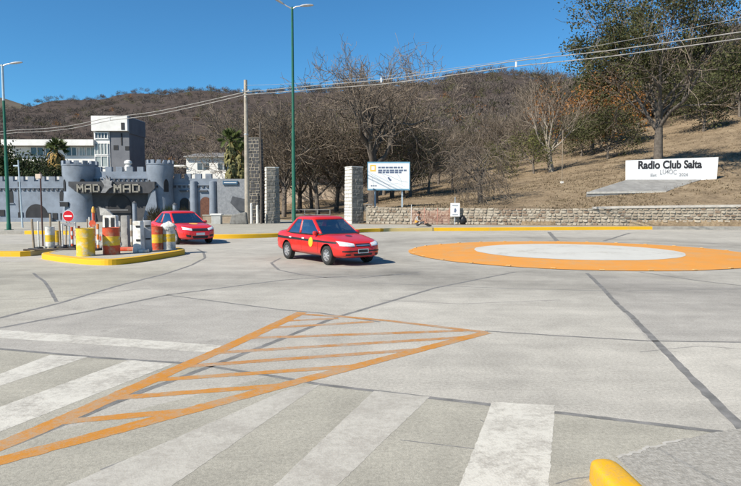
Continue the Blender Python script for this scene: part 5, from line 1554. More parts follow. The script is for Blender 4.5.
# rubble retaining wall
WL = WL[:5]
wall = thing('stone_wall', 'long low rubble stone retaining wall along the foot of the slope', 'wall', (WL[0].x, WL[0].y, .19))
WO = Vector((WL[0].x, WL[0].y, .19))
cum = [0]
for a, b in zip(WL[:-1], WL[1:]): cum.append(cum[-1] + (b-a).length)
def wpt(s):
    s = min(max(s, 0), cum[-1] - 1e-4)
    for i in range(len(WL)-1):
        if s <= cum[i+1]:
            t = (s-cum[i])/(cum[i+1]-cum[i]); d = (WL[i+1]-WL[i]).normalized(); return WL[i].lerp(WL[i+1], t), d, Vector((d.y, -d.x, 0))
def wtop(s):
    p, _, _ = wpt(s); u = 370.5 + p.x/p.y*FPX
    v = float(np.interp(u, [360, 400, 450, 500, 560, 620, 741, 900], [206, 207.3, 207.5, 208.6, 209.2, 207.8, 206.2, 206]))
    return zv(v, p.y)
mb = MB(); n = 90; vs = []; fs = []
for i in range(n+1):
    s = cum[-1]*i/n; p, d, nr = wpt(s); z = wtop(s)
    for q, zz in ((.0, -.1), (.0, z - .04), (-.5, z - .04), (-.5, -.1)): vs.append(p + nr*q + Vector((0,0,zz)) - WO)
for i in range(n):
    for j in range(3): fs.append((i*4+j, (i+1)*4+j, (i+1)*4+j+1, i*4+j+1))
mb.add(vs, fs + [(0,1,2,3), (n*4+3, n*4+2, n*4+1, n*4)]).obj('core', M_mortar, wall)
rr = random.Random(31); faces = [MB(), MB(), MB()]
z = .0; row = 0
while z < 1.75:
    s = rr.uniform(0, .2); hrow = rr.uniform(.17, .26)
    while s < cum[-1] - .3:
        L_ = rr.uniform(.2, .52); hh = hrow*rr.uniform(.8, 1.12)
        if z + .08 < wtop(s) :
            hh = min(hh, wtop(s) - z + .04)
            g = .014; pr = rr.uniform(.03, .10)
            p0, d, nr = wpt(s + g); p1, _, _ = wpt(s + L_ - g)
            # irregular six-sided face
            zj = [rr.uniform(-.03, .03) for _ in range(6)]
            base = [(0, .15), (.5, 0), (1, .12), (1, .85), (.5, 1), (0, .88)]
            out = []; inn = []
            for (a, b), j_ in zip(base, zj):
                q = p0.lerp(p1, min(1, max(0, a + rr.uniform(-.06, .06)))); zz = z + g + (hh - 2*g)*b + j_*.5
                out.append(q + Vector((0,0,zz)) - WO - nr*.03)
                c = p0.lerp(p1, .5 + (a-.5)*.72); inn.append(c + Vector((0,0,z + hh*(.5 + (b-.5)*.68))) + nr*pr*rr.uniform(.7,1.1) - WO)
            mi = rr.choices((0,1,2), (5, 3.5, 1.5))[0]
            u_ = 370.5 + p0.x/p0.y*FPX
            if 497 < u_ < 522 and z > .7: mi = 2
            faces[mi].add(out + inn, [tuple(range(6, 12))] + [(i, (i+1) % 6, 6+(i+1) % 6, 6+i) for i in range(6)])
        s += L_
    z += hrow
for f, m in zip(faces, (M_stone, M_stone2, M_stone3)):
    o = f.obj('stones', m, wall); o['kind'] = 'stuff'
# concrete coping on the right-hand half
cp = MB(); vs = []; fs = []
s0_ = [k for k in range(200) if (lambda p: 370.5 + p.x/p.y*FPX)(wpt(cum[-1]*k/200)[0]) > 590][0]
for k in range(s0_, 201):
    p, d, nr = wpt(cum[-1]*k/200); z = wtop(cum[-1]*k/200)
    for q, zz in ((.09, z - .05), (.09, z + .1), (-.45, z + .12), (-.45, z - .05)): vs.append(p + nr*q + Vector((0,0,zz)) - WO)
m_ = 201 - s0_
for i in range(m_-1):
    for j in range(4): fs.append((i*4+j, (i+1)*4+j, (i+1)*4+(j+1) % 4, i*4+(j+1) % 4))
cp.add(vs, fs + [(0,1,2,3)]).obj('coping', pm('coping_concrete', (.48,.45,.40), (.36,.33,.29), 3, .9, .4, 30), wall)
# strip of dirt at the wall's foot
struct(MB().add(*(lambda L: ([v for i in range(41) for v in (wpt(cum[-1]*i/40)[0] + Vector((0,0,.225 + .02*math.sin(i*1.7))), wpt(cum[-1]*i/40)[0] + wpt(cum[-1]*i/40)[2]*(.7 + .2*math.sin(i*2.3)) + Vector((0,0,.196)))], [(2*i, 2*i+2, 2*i+3, 2*i+1) for i in range(40)]))(0)).obj('dirt_verge', pm('verge_dirt', (.24,.185,.13), (.16,.12,.085), 3, .95, .7, 20, world_space=True), smooth=True))

# ------------------------------------------------------------------ lettered sign on the slope
def T(u, v, y0=43.0, y1=140.0):
    y = y0
    while y < y1:
        p = A(u, v, y)
        if p.z <= H(p.x, p.y): return p
        y += .1
    return A(u, v, y1)
SGY = 53.5
sl, sr_, stl, str_ = A(627, 181.5, SGY), A(716.5, 179.5, SGY), A(627, 160.3, SGY), A(718.5, 157, SGY)
sign = thing('lettered_sign', 'long white painted sign wall reading Radio Club Salta on the slope', 'sign', (sl.x, SGY, sl.z - .1))
SGO = Vector((sl.x, SGY, sl.z - .1))
M_signw = pm('sign_white_paint', (.78,.78,.77), (.7,.7,.69), 1.5, .8, .1, 20)
M_signk = pm('sign_black_paint', (.02,.02,.024), (.04,.04,.045), 6, .8)
M_signg = pm('sign_grey_paint', (.25,.25,.26), (.4,.4,.41), 6, .8)
vs = []
for y in (0, .3):
    for p in (sl, sr_, str_, stl): vs.append(Vector((p.x, SGY + y, p.z - (.45 if p in (sl, sr_) else 0))) - SGO)
for k in (0, 1, 4, 5): pass
MB().add(vs, [(0,1,2,3),(7,6,5,4),(0,4,5,1),(1,5,6,2),(2,6,7,3),(3,7,4,0)]).obj('board', M_signw, sign)
def text_width(ch, size):
    cu_ = bpy.data.curves.new('tmp', 'FONT'); cu_.body = ch; cu_.size = size
    o = bpy.data.objects.new('tmp', cu_); col.objects.link(o); me = eval_mesh(o)
    xs = [v.co.x for v in me.vertices]; bpy.data.objects.remove(o); bpy.data.curves.remove(cu_)
    bpy.data.meshes.remove(me)
    return (min(xs), max(xs)) if xs else (0, 0)
def text_mesh(ch, size, bold):
    cu_ = bpy.data.curves.new('tmp', 'FONT'); cu_.body = ch; cu_.size = size; cu_.offset = bold; cu_.extrude = .008
    o = bpy.data.objects.new('tmp', cu_); col.objects.link(o); me = eval_mesh(o); bpy.data.objects.remove(o); bpy.data.curves.remove(cu_); return me
def write_line(text, p0, p1, height, mat, parent, origin, bold=.01, stretch=None, arc=0.0):
    """letters laid from p0 to p1 (baseline), scaled to fit"""
    size = height/.72; w0, w1 = text_width(text, size)
    k = (p1 - p0).length/(w1 - w0); d = (p1 - p0).normalized()
    for i, ch in enumerate(text):
        if ch == ' ': continue
        pre = text_width(text[:i+1], size)[1]; cw = text_width(ch, size)
        me = text_mesh(ch, size, bold); me.materials.append(mat)
        o = bpy.data.objects.new('letter', me); col.objects.link(o); o.parent = parent
        q = p0 + d*((pre - cw[1] - w0)*k); f = ((pre - w0)*k)/(p1-p0).length
        o.location = q - origin + Vector((0, 0, arc*4*f*(1-f))); o.rotation_euler = (math.pi/2, 0, 0); o.scale = (k, 1, 1)
yl = SGY - .012
def SP(u, v): q = A(u, v, yl); return q
write_line('Radio Club Salta', SP(638.5, 168.6), SP(701.5, 167.6), .70, M_signk, sign, SGO, .034)
write_line('LU4OC', SP(660, 174.6), SP(676.5, 174.2), .44, M_signg, sign, SGO, .004, arc=.05)
write_line('Est', SP(650.5, 176.4), SP(656.5, 176.3), .26, M_signg, sign, SGO, .006)
write_line('2026', SP(679, 176), SP(688, 175.8), .28, M_signg, sign, SGO, .006)
# concrete apron in front of the sign
ap = [A(586.5, 189.3, 49.3), A(666, 188.3, 49.3), A(701, 179.4, SGY - .02), A(627, 178.5, SGY - .02)]
ap = [Vector((p.x, p.y, max(H(p.x, p.y) + .05, p.z - .25 if k < 2 else p.z - .1))) for k, p in enumerate(ap)]
apo = MB(); vs = [p for p in ap] + [p - Vector((0,0,.9)) for p in ap]
apo.add(vs, [(0,1,2,3),(7,6,5,4),(0,4,5,1),(1,5,6,2),(2,6,7,3),(3,7,4,0)])
aob = tag(apo.obj('concrete_apron', pm('apron_concrete', (.27,.265,.25), (.19,.185,.175), 1.5, .9, .4, 20, world_space=True)), 'sloping grey concrete slab in front of the lettered sign', 'slab')
e0, e1 = ap[0], ap[1]
MB().add([e0 + Vector((0,-.06,-.12)), e1 + Vector((0,-.06,-.12)), e1 + Vector((0,-.06,.05)), e0 + Vector((0,-.06,.05)), e0 + Vector((0,.14,.05)), e1 + Vector((0,.14,.05))], [(0,1,2,3),(3,2,5,4)]).obj('white_edge', pm('worn_whitewash', (.5,.48,.44), (.36,.34,.3), 4, .9), aob)

# ------------------------------------------------------------------ billboard with a map
BBY = 50.0
b0_, b1_ = A(367.5, 190.3, BBY), A(410, 161.8, BBY)
bw, bh = b1_.x - b0_.x, b1_.z - b0_.z
bb = thing('map_billboard', 'white map billboard with pale blue border beside the white gate pillar', 'billboard', ((b0_.x + b1_.x)/2, BBY, H((b0_.x+b1_.x)/2, BBY) - .05))
bz0 = b0_.z - bb.location.z
M_bbw = pm('billboard_print', (.74,.77,.78), (.68,.72,.74), .8, .5)
M_bbb = pm('billboard_blue', (.12,.28,.40), (.16,.33,.45), 2, .5)
M_ink = pm('billboard_ink', (.08,.11,.18), (.12,.15,.22), 8, .6)
M_inkl = pm('billboard_map_line', (.30,.33,.36), None, 8, .6)
MB().box(-bw/2, bw/2, 0, .12, bz0, bz0 + bh).obj('panel', M_bbb, bb)
MB().box(-bw/2 + .06, bw/2 - .06, -.012, 0.0, bz0 + .13, bz0 + bh - .12).obj('print', M_bbw, bb)
for x in (-bw*.32, bw*.32): MB().box(x-.07, x+.07, .125, .26, -.2, bz0 + bh*.8).obj('post', M_galv, bb)
def bbp(px, pz): return (-bw/2 + bw*px, bz0 + bh*pz)        # fractions of the panel
def bquad(name, x0, z0, x1, z1, mat, y=-.017):
    a, b = bbp(x0, z0), bbp(x1, z1); return MB().box(a[0], b[0], y, -.0125, a[1], b[1]).obj(name, mat, bb)
bquad('logo', .06, .66, .20, .90, pm('billboard_yellow', (.75,.5,.10), (.65,.45,.12), 5, .5))
bquad('logo_centre', .095, .72, .165, .84, M_bbw, -.02)
rr = random.Random(3)
for z, x1 in ((.80, .84), (.70, .92), (.63, .80)):
    x = .25
    while x < x1:
        w = rr.uniform(.05, .11); bquad('text_line', x, z - .03, min(x + w, x1), z + .03, M_ink); x += w + .014
def bline(pts, w, mat=M_inkl, name='map_line'):
    P_ = [Vector(bbp(*p)) for p in pts]; vs = []; fs = []
    for i, p in enumerate(P_):
        d = (P_[min(i+1,len(P_)-1)] - P_[max(i-1,0)]).normalized(); n_ = Vector((-d.y, d.x))*w/2
        vs += [(p.x+n_.x, -.015, p.y+n_.y), (p.x-n_.x, -.015, p.y-n_.y)]
    for i in range(len(P_)-1): fs.append((2*i, 2*i+1, 2*i+3, 2*i+2))
    MB().add(vs, fs).obj(name, mat, bb)
bline([(.06,.58),(.2,.45),(.38,.28),(.56,.1)], .028); bline([(.3,.6),(.5,.52),(.75,.34),(.95,.28)], .028); bline([(.7,.58),(.78,.4),(.82,.2)], .02); bline([(.1,.5),(.13,.3),(.15,.2)], .02)
bline([(.5,.2),(.7,.25),(.9,.12)], .018); bline([(.35,.56),(.45,.4),(.5,.3)], .018)
mk = [bbp(*p) for p in ((.47,.44),(.50,.48),(.53,.42),(.57,.36),(.54,.32),(.51,.36))]
MB().prism(mk, .0126, .02, M=Matrix.Rotation(math.pi/2, 4, 'X')).obj('map_marker', M_ink, bb)
for x in (.08, .13, .18): bquad('text_line', x, .14, x + .035, .18, M_ink)

# ------------------------------------------------------------------ by the wall: placard, bag, netting, seated person
py_ = 44.9
pp = A(455, 222.5, py_)
pc = thing('placard', 'white notice placard with a small dark drawing in front of the stone wall', 'placard', (pp.x, py_, .19))
zz0, zz1 = zv(216.5, py_) - .19, zv(203, py_) - .19
MB().tube([(0,.05,-.1),(0,.05,zv(197, py_) - .19)], .025, 6).obj('post', M_galv, pc)
MB().box(-.36,.36,-.02,.02,zz0,zz1).obj('board', M_plate, pc)
MB().prism([(-.08,.35),(.02,.3),(.1,.45),(.05,.62),(-.05,.6)], .022, .03, M=Matrix.Translation((0,0,zz0)) @ Matrix.Rotation(math.pi/2,4,'X')).obj('drawing', M_ink, pc)
MB().box(-.2,.2,-.03,-.022,zz0+.12,zz0+.18).obj('text_line', M_inkl, pc)
MB().box(-.22,.22,-.03,-.022,zz1-.22,zz1-.16).obj('text_line', M_inkl, pc)
bg_ = MB(); vs = []; fs = []; rr = random.Random(5)
for i, (z, r) in enumerate(((0,.22),(.08,.27),(.3,.28),(.5,.24),(.62,.12),(.7,.06),(.78,.09))):
    for j in range(14):
        a = 2*math.pi*j/14; q = r*(1 + rr.uniform(-.13,.13)); vs.append((q*math.cos(a), q*.85*math.sin(a), z))
for i in range(6):
    for j in range(14): fs.append((i*14+j, i*14+(j+1) % 14, (i+1)*14+(j+1) % 14, (i+1)*14+j))
pb = A(463, 221, 45.2)
tag(bg_.add(vs, fs + [tuple(reversed(range(14))), tuple(84+j for j in range(14))]).obj('rubbish_bag', pm('black_polythene', (.014,.014,.015), (.022,.022,.023), 6, .35, .4, 9), smooth=True, angle=180, loc=(pb.x, 45.2, .25)), 'black rubbish bag standing right of the white placard', 'bag')
M_net = pm('red_netting', (.52,.27,.20), (.42,.2,.15), 4, .8)
net = thing('safety_netting', 'faded red safety netting on thin stakes along the stone wall', 'netting', (ux(411,45.6), 45.6, .19))
NX = [ux(411,45.6), ux(424,45.4), ux(437,45.2), ux(449,45.0)]; NY = [45.6, 45.4, 45.15, 44.95]
for k in range(4):
    MB().tube([(NX[k]-NX[0], NY[k]-45.6, -.1), (NX[k]-NX[0]+.03, NY[k]-45.6, (1.55, 1.35, 1.3, 1.3)[k])], .022, 6).obj('stake', M_plate if k == 0 else M_net, net)
nb = MB()
for k in range(3):
    n1 = 16
    for i in range(n1):
        f = i/n1; x = NX[k] + (NX[k+1]-NX[k])*f - NX[0]; y = NY[k] + (NY[k+1]-NY[k])*f - 45.6
        nb.box(x-.005, x+.005, y-.003, y+.003, .12, 1.2 - .15*math.sin(f*math.pi))
    for j in range(13):
        vs = []; 
        for i in range(9):
            f = i/8; x = NX[k] + (NX[k+1]-NX[k])*f - NX[0]; y = NY[k] + (NY[k+1]-NY[k])*f - 45.6 - .006; z = .12 + 1.06*j/12 - .15*math.sin(f*math.pi)*j/12
            vs += [(x, y, z-.006), (x, y, z+.006)]
        nb.add(vs, [(2*i, 2*i+2, 2*i+3, 2*i+1) for i in range(8)])
nb.obj('mesh', M_net, net)['kind'] = 'stuff'
M_hivis = pm('orange_vest', (.80,.33,.05), (.72,.28,.05), 6, .8)
M_trs = pm('dark_trousers', (.045,.047,.055), (.07,.07,.078), 7, .95)
M_tshirt = pm('grey_tshirt', (.38,.36,.33), (.3,.28,.26), 6, .95)
M_boot = pm('boots', (.02,.018,.016), None, 6, .8)
J = {'pelvis': ((0,0,.13), (.16,.14)), 'waist': ((.0,0,.28), (.15,.12)), 'chest': ((.07,0,.52), (.18,.125)), 'neck': ((.12,0,.68), .055), 'head': ((.16,0,.82), (.085,.1)), 'crown': ((.165,0,.885), .07)}
E = [('pelvis','waist'),('waist','chest'),('chest','neck'),('neck','head'),('head','crown')]
skj = ['neck','head','crown']; vest = ['pelvis','waist','chest']; sleeves = []; legs = []; boots = []
for s, n in ((1,'l'),(-1,'r')):
    J[n+'sh'] = ((.09, s*.19, .58), .06); J[n+'el'] = ((.22, s*.25, .36), .044); J[n+'wr'] = ((.42, s*.16, .42), .03)
    E += [('chest', n+'sh'), (n+'sh', n+'el'), (n+'el', n+'wr')]
    skj += [n+'wr'] + fingers(J, E, n+'wr', (.9, -s*.2, -.1), (0, 1, .1), n); sleeves += [n+'sh', n+'el']
    J[n+'hip'] = ((.08, s*.1, .12), .09); J[n+'kn'] = ((.45, s*.17, .36 - .08*(s < 0)), .065); J[n+'an'] = ((.78, s*.15, .09), .045); J[n+'toe'] = ((.95, s*.17, .06), .042)
    E += [('pelvis', n+'hip'), (n+'hip', n+'kn'), (n+'kn', n+'an'), (n+'an', n+'toe')]; legs += [n+'hip', n+'kn']; boots += [n+'an', n+'toe']
pg = A(416.5, 226.2, 41.7)
make_person('person', 'person in orange vest and dark trousers sitting on the pavement by the wall', J, E, [(M_hivis, vest), (M_skin, skj), (M_tshirt, sleeves), (M_trs, legs), (M_boot, boots)], (pg.x, 41.7, .195), R(-25), hair=M_hair, cap=True, sc=1.13)

# ------------------------------------------------------------------ barricade gear on the traffic island
def bands_mat(name, cols): return [pm(name + str(i), c, tuple(x*.75 for x in c), 7, .6, .25, 14, c3=tuple(x*.55 for x in c), lo=.45, hi=.62) for i, c in enumerate(cols)]
YEL, REDO, WHT = (.72,.46,.03), (.55,.085,.035), (.66,.66,.63)
M_dy = pm('drum_yellow', YEL, (.62,.40,.04), 5, .55, .3, 12, c3=(.5,.45,.3), lo=.40, hi=.52, detail=9); M_dr = pm('drum_red', REDO, (.45,.07,.03), 5, .55, .3, 12, c3=(.4,.2,.12), lo=.40, hi=.52, detail=9); M_dw = pm('drum_white', WHT, (.55,.54,.5), 5, .6, .3, 12, c3=(.4,.37,.32), lo=.40, hi=.52, detail=9)
def drum(u, v, dia_px, label, bands, hgt=.88, rz=0.0, z0=.175, dent=.0):
    p = G(u, v, z0); r = dia_px/2/FPX*p.y
    t = thing('steel_drum', label, 'drum', (p.x, p.y + r*.8, z0), rz)
    mats = [M_dy, M_dr, M_dw]; mb = MB(); z = 0.0; N_ = 28
    prof = []
    k = 44
    for i in range(k+1):
        f = i/k; rad = r*(1.0 + .028*max(0, 1 - abs(f-.33)/.02) + .028*max(0, 1 - abs(f-.66)/.02) + .025*max(0, 1 - abs(f-1)/.02) + .02*max(0, 1 - f/.02))
        prof.append((rad, f*hgt))
    for i in range(k):
        f = (i + .5)/k; m = [b for b in bands if b[0] <= f <= b[1]][0][2]
        o = len(mb.v)
        for rad, z in (prof[i], prof[i+1]):
            for j in range(N_):
                a = 2*math.pi*j/N_; q = rad*(1 - dent*max(0, math.cos(a + 1.8))**6*math.sin(z/hgt*math.pi)**2); mb.v.append((q*math.cos(a), q*math.sin(a), z))
        for j in range(N_): mb.f.append((o+j, o+(j+1) % N_, o+N_+(j+1) % N_, o+N_+j)); mb.m.append(m)
    b = mb.obj('shell', mats, t)
    bm = bmesh.new(); bm.from_mesh(b.data); bmesh.ops.remove_doubles(bm, verts=bm.verts, dist=1e-5); bm.to_mesh(b.data); bm.free(); b.data.shade_smooth()
    MB().lathe([(r*.97, 0), (r*.97, .012), (.01, .014)], N_).obj('lid', mats[bands[-1][2]], t, loc=(0,0,hgt - .03))
    return t
drum(82.6, 256.3, 17.4, 'yellow steel drum at the kerb end of the traffic island', [(0,1,0)], dent=.1)
d_red = drum(108.8, 254.8, 16.4, 'red drum with a yellow middle band beside the yellow drum', [(0,.34,1),(.34,.68,0),(.68,1,1)])
drum(155.8, 250, 11, 'narrow red drum with faded yellow patch next to the white barrier', [(0,.3,1),(.3,.66,0),(.66,1,1)], hgt=.84)
d_wy = drum(167, 249.5, 13.4, 'white and yellow drum with a cloth heap nearest the scarlet car', [(0,.33,2),(.33,.70,0),(.70,1,2)], hgt=.8)
drum(48.5, 248.3, 9, 'white drum with yellow band among the stakes at the left', [(0,.3,2),(.3,.62,0),(.62,1,2)], hgt=.8)
drum(55.5, 246.8, 8.5, 'shaded side of the white and yellow drum at the left, built as a drum', [(0,.28,2),(.28,1,0)], hgt=.62)  # stands in for the shaded side of the drum before it
# cloth heap on the white drum and striped cloth on the red drum
def cloth(loc, r, h, mats, label, seed=1, n=20):
    rr = random.Random(seed); mb = MB(); vs = []; fs = []; rows = 7
    for i in range(rows):
        f = i/(rows-1)
        for j in range(n):
            a = 2*math.pi*j/n; q = r*math.sin(f*math.pi*.5)**.8*(1 + .12*math.sin(3*a + seed) + rr.uniform(-.07,.07)); z = h*(1-f)**.8*(1 + rr.uniform(-.2,.2)) - (.14*max(0, math.sin(2.5*a + seed)) if f > .9 else 0)
            vs.append((q*math.cos(a), q*math.sin(a), z))
    for i in range(rows-1):
        for j in range(n): fs.append((i*n+j, (i+1)*n+j, (i+1)*n+(j+1) % n, i*n+(j+1) % n))
    o = mb.add(vs, fs).obj('draped_cloth', mats, smooth=True, angle=180, loc=loc)
    so = o.modifiers.new('th', 'SOLIDIFY'); so.thickness = .008
    return tag(o, label, 'cloth')
lw = d_wy.location
cloth((lw.x, lw.y, .175 + .8), .27, .19, M_dw, 'crumpled white cloth heaped on the white and yellow drum', 2)
# white plastic barrier blocks
def barrier(u, v, wpx, hpx, label, mat, slots, z0=.175, rz=0.0, dp=.28):
    p = G(u, v, z0); w = wpx/FPX*p.y; h = hpx/FPX*p.y
    t = thing('barrier_block', label, 'barrier', (p.x, p.y + dp/2, z0), rz)
    b = MB(); prof = [(w*.5,0),(w*.5,.12),(w*.46,.16),(w*.44,h-.04),(w*.40,h)]
    vs = []
    for a, z in prof:
        for sx_, sy_ in ((-1,-1),(1,-1),(1,1),(-1,1)): vs.append((sx_*a, sy_*dp/2*(a/(w*.5)), z))
    fs = [(3,2,1,0), (16,17,18,19)] + [(i*4+j, i*4+(j+1) % 4, (i+1)*4+(j+1) % 4, (i+1)*4+j) for i in range(4) for j in range(4)]
    b.add(vs, fs).obj('body', mat, t, bevel=.015, smooth=True)
    for (x0, x1, z0_, z1_) in slots:
        MB().box(w*x0, w*x1, -dp/2 - .004, -dp/2 + .05, h*z0_, h*z1_).obj('slot', M_blk, t)
    return t
barrier(137.4, 252.5, 9.4, 31.5, 'tall white plastic barrier block in the middle of the island', M_dw, ((-.05,.42,.80,.86),(-.05,.42,.36,.42)), rz=R(-8))
barrier(146.2, 251.4, 8, 31, 'grey-white plastic barrier block behind the tall white one', pm('dirty_plastic', (.4,.4,.4), (.3,.3,.3), 4, .6), ((-.3,.3,.80,.85),(-.3,.3,.38,.43)), rz=R(30))
barrier(109.8, 251.2, 15, 36, 'white barrier with two tall oval slots standing behind the red drum', M_dw, ((-.28,-.06,.64,.93),(.12,.34,.64,.93)))
barrier(124.5, 249.5, 7.5, 34, 'weathered grey barrier block right of the red drum', pm('grey_block', (.34,.335,.32), (.22,.215,.2), 4, .9, .4, 20), ())
tag(MB().box(-.14,.14,-.12,.12,0,.1).obj('foot_block', M_dw, loc=(G(144,252.6,.175).x, G(144,252.6,.175).y, .175), bevel=.02), 'small white foot block in front of the barrier blocks', 'block')
rb = G(128.5, 250.8, .175)
tag(MB().box(-.40,.40,-.14,.14,0,.13).obj('red_base', M_dr, loc=(rb.x, rb.y, .175), bevel=.03), 'low dark red plastic base lying between drum and white barrier', 'base')
rk = G(106, 229, 1.25)
MBk = MB(); MBk.add([(-.2,-.1,0),(.25,-.1,0),(.2,.1,0),(-.2,.1,0),(-.24,-.05,.28),(.0,-.08,.2),(.02,.08,.2),(-.22,.08,.26)], [(3,2,1,0),(4,5,6,7),(0,1,5,4),(1,2,6,5),(2,3,7,6),(3,0,4,7)])
bar3 = G(109.8, 251.2, .175)
tag(MBk.obj('rubble_chunk', pm('broken_concrete', (.4,.39,.36), (.28,.27,.25), 5, .95, .6, 20), loc=(bar3.x - .12, bar3.y + .14, .175 + 36/FPX*bar3.y)), 'broken concrete chunk on top of the slotted white barrier', 'rubble')
# striped posts, stakes and their sleeper base
M_stake = pm('stake_wood', (.33,.27,.2), (.22,.175,.13), 6, .9, .3, 20)
def stripes_post(u, v, vtop, label, cols=(M_dr, M_dw), r=.045, nb_=5, extra=None, z0=.175, wide=0):
    p = G(u, v, z0); h = zv(vtop, p.y) - z0
    t = thing('striped_post', label, 'post', (p.x, p.y, z0))
    for k in range(nb_):
        MB().lathe([(r,0),(r,h/nb_)], 10).obj('band', cols[k % 2], t, loc=(0,0,h*k/nb_))
    MB().lathe([(.15,0),(.14,.05),(r,.07)], 12).obj('foot', M_blk, t)
    return t, h
stripes_post(72.5, 247.8, 227, 'red and white striped post below the no-entry sign')
stripes_post(79.5, 247, 226, 'red and white striped post half hidden left of the yellow drum')
sp, hh = stripes_post(94.6, 250.5, 213, 'striped post with amber beacon right of the yellow drum', r=.045)
MB().lathe([(.04,0),(.06,.02),(.065,.11),(.05,.15),(.045,.19),(.02,.23)], 12).obj('beacon', pm('amber_lens', (.7,.36,.06), (.55,.28,.06), 5, .25), sp, smooth=True, loc=(0,0,hh))
MB().lathe([(.12,0),(.125,.01),(.12,.02)], 20).obj('disc_sign', M_dr, sp, loc=(0,-.09,hh*.72)).rotation_euler = (math.pi/2, 0, 0)
stripes_post(98.5, 250, 224, 'orange and white post leaning on the red drum', cols=(pm('orange_plastic', (.62,.2,.05), None, 5, .6), M_dw))
stripes_post(128.3, 247, 220, 'grey striped post between drum and white barrier', cols=(M_stake, M_dy))
stripes_post(132, 248, 219, 'grey and yellow post close to the white barrier', cols=(M_stake, M_dw))
stripes_post(120.3, 248, 221, 'thin pale post right behind the red drum', cols=(M_dw, M_stake), r=.035)
def stake(u, v, vtop, du, label, r=.04, z0=.175):
    p = G(u, v, z0); top = A(u + du, vtop, p.y)
    t = thing('wooden_stake', label, 'stake', (p.x, p.y, z0))
    MB().tube([(0,0,-.02),(top.x - p.x, 0, top.z - z0)], r, 7).obj('shaft', M_stake, t)
    MB().box(-.17,.17,-.08,.08,0,.07).obj('foot', M_trim, t)
    return t
stake(34, 250, 219, -2.2, 'leaning pale wooden stake at the left end of the row')
stake(50.8, 248.2, 214, -.6, 'upright wooden stake between the two left drums', .035)
stake(60.5, 247, 221, -1.3, 'short wooden stake right of the shaded drum side', .035)
stake(66, 246.6, 219, .6, 'thin stake just left of the no-entry sign', .028)
stake(87.5, 245.5, 219, 0, 'grey stake rising behind the yellow drum', .03)
ls = thing('sleeper_beam', 'dark timber beam lying on the island beneath the stakes', 'beam', (G(50,250.2,.175).x, G(50,250.2,.175).y, .175), R(14))
MB().box(-.85,.85,-.06,.06,0,.06).obj('timber', pm('dark_timber', (.11,.09,.075), (.07,.058,.05), 5, .95, .5, 25), ls, bevel=.015)
# no-entry sign
ne = G(69.5, 247.5, .175); nz = zv(216, ne.y) - .175; nr_ = 5.6/FPX*ne.y
nes = thing('no_entry_sign', 'round red no-entry sign with white bar on a post above the drums', 'road sign', (ne.x, ne.y, .175))
MB().tube([(0,.03,0),(0,.03,nz + nr_*.9)], .025, 8).obj('post', M_galv, nes)
M_nred = pm('sign_red', (.55,.012,.02), (.48,.012,.02), 5, .4)
MB().lathe([(nr_,0),(nr_,.012)], 32).obj('disc_border', M_plate, nes, loc=(0,.0,nz)).rotation_euler = (math.pi/2,0,0)
MB().lathe([(nr_*.93,0),(nr_*.93,.006)], 32).obj('disc', M_nred, nes, loc=(0,-.0125,nz)).rotation_euler = (math.pi/2,0,0)
MB().box(-nr_*.66,nr_*.66,-.023,-.019,nz-nr_*.15,nz+nr_*.15).obj('white_bar', M_plate, nes)
MB().box(-nr_*1.2,nr_*1.2,-.01,.0,nz-nr_*1.75,nz-nr_*1.2).obj('plate', pm('grey_plate', (.35,.35,.36), (.2,.2,.21), 9, .5), nes)
# thin poles by the castle forecourt
pA = A(22.5, 224, 40)
tA = thing('thin_pole', 'thin pale metal pole in front of the castle arch at the left', 'pole', (pA.x, 40, .19))
MB().tube([(0,0,0),(-.12,0,zv(160,40) - .19)], [.06,.04], 8).obj('shaft', M_galv, tA)
MB().box(-.45,-.1,-.04,.04,zv(166,40) - .22,zv(166,40) - .12).obj('crossarm', M_galv, tA)
pB = G(43, 246, .175)
tB = thing('thin_pole', 'thin dark pole with small cream box rising from the stakes', 'pole', (pB.x, pB.y, .175))
MB().tube([(0,0,0),(0,0,zv(172,pB.y) - .175)], .03, 8).obj('shaft', pm('dark_red_pole', (.09,.05,.045), (.06,.035,.03), 5, .6), tB)
MB().box(-.17,.04,-.06,.06,zv(178.5,pB.y) - .175,zv(174,pB.y) - .175).obj('box', pm('cream_box', (.62,.5,.4), None, 4, .6), tB, bevel=.01)
# ------------------------------------------------------------------ castle forecourt
for u, vt, vb, lb in ((135, 203.3, 222.5, 'pale round forecourt post in front of the castle arch'), (175.2, 205, 222, 'pale round forecourt post behind the scarlet car'), (94, 213, 222.5, 'short pale forecourt post left of the castle arch')):
    p = G(u, vb, .19); h = zv(vt, p.y) - .19; r = 2.1/FPX*p.y
    t = thing('forecourt_post', lb, 'post', (p.x, p.y, .19))
    MB().lathe([(r*1.1,0),(r*1.1,.1),(r,.12),(r,h)], 16).obj('shaft', M_cas, t, smooth=True)
    MB().lathe([(r*1.1,0),(r*1.1,.06),(.03,.2)], 16).obj('cap', M_trim, t, loc=(0,0,h))
pw = thing('low_wall', 'low tan planter wall in front of the stucco wall', 'wall', (ux(226, 48.5), 48.5, .19))
MB().box(ux(203,48.5)-ux(226,48.5), ux(246,48.5)-ux(226,48.5), 0, .4, -.05, .62).obj('wall', pm('tan_masonry', (.33,.27,.2), (.25,.2,.15), 3, .95, .5, 14), pw)
MB().box(ux(202.5,48.5)-ux(226,48.5), ux(246.5,48.5)-ux(226,48.5), -.05, .45, .62, .70).obj('coping', M_pave, pw)
pd = thing('stone_pedestal', 'pale square pedestal in front of the low tan wall', 'pedestal', (ux(217, 46.5), 46.5, .19))
MB().box(-.36,.36,-.3,.3,0,.7).obj('block', pm('pedestal_stone', (.42,.42,.40), (.33,.33,.31), 3, .9, .3, 20), pd, bevel=.02)
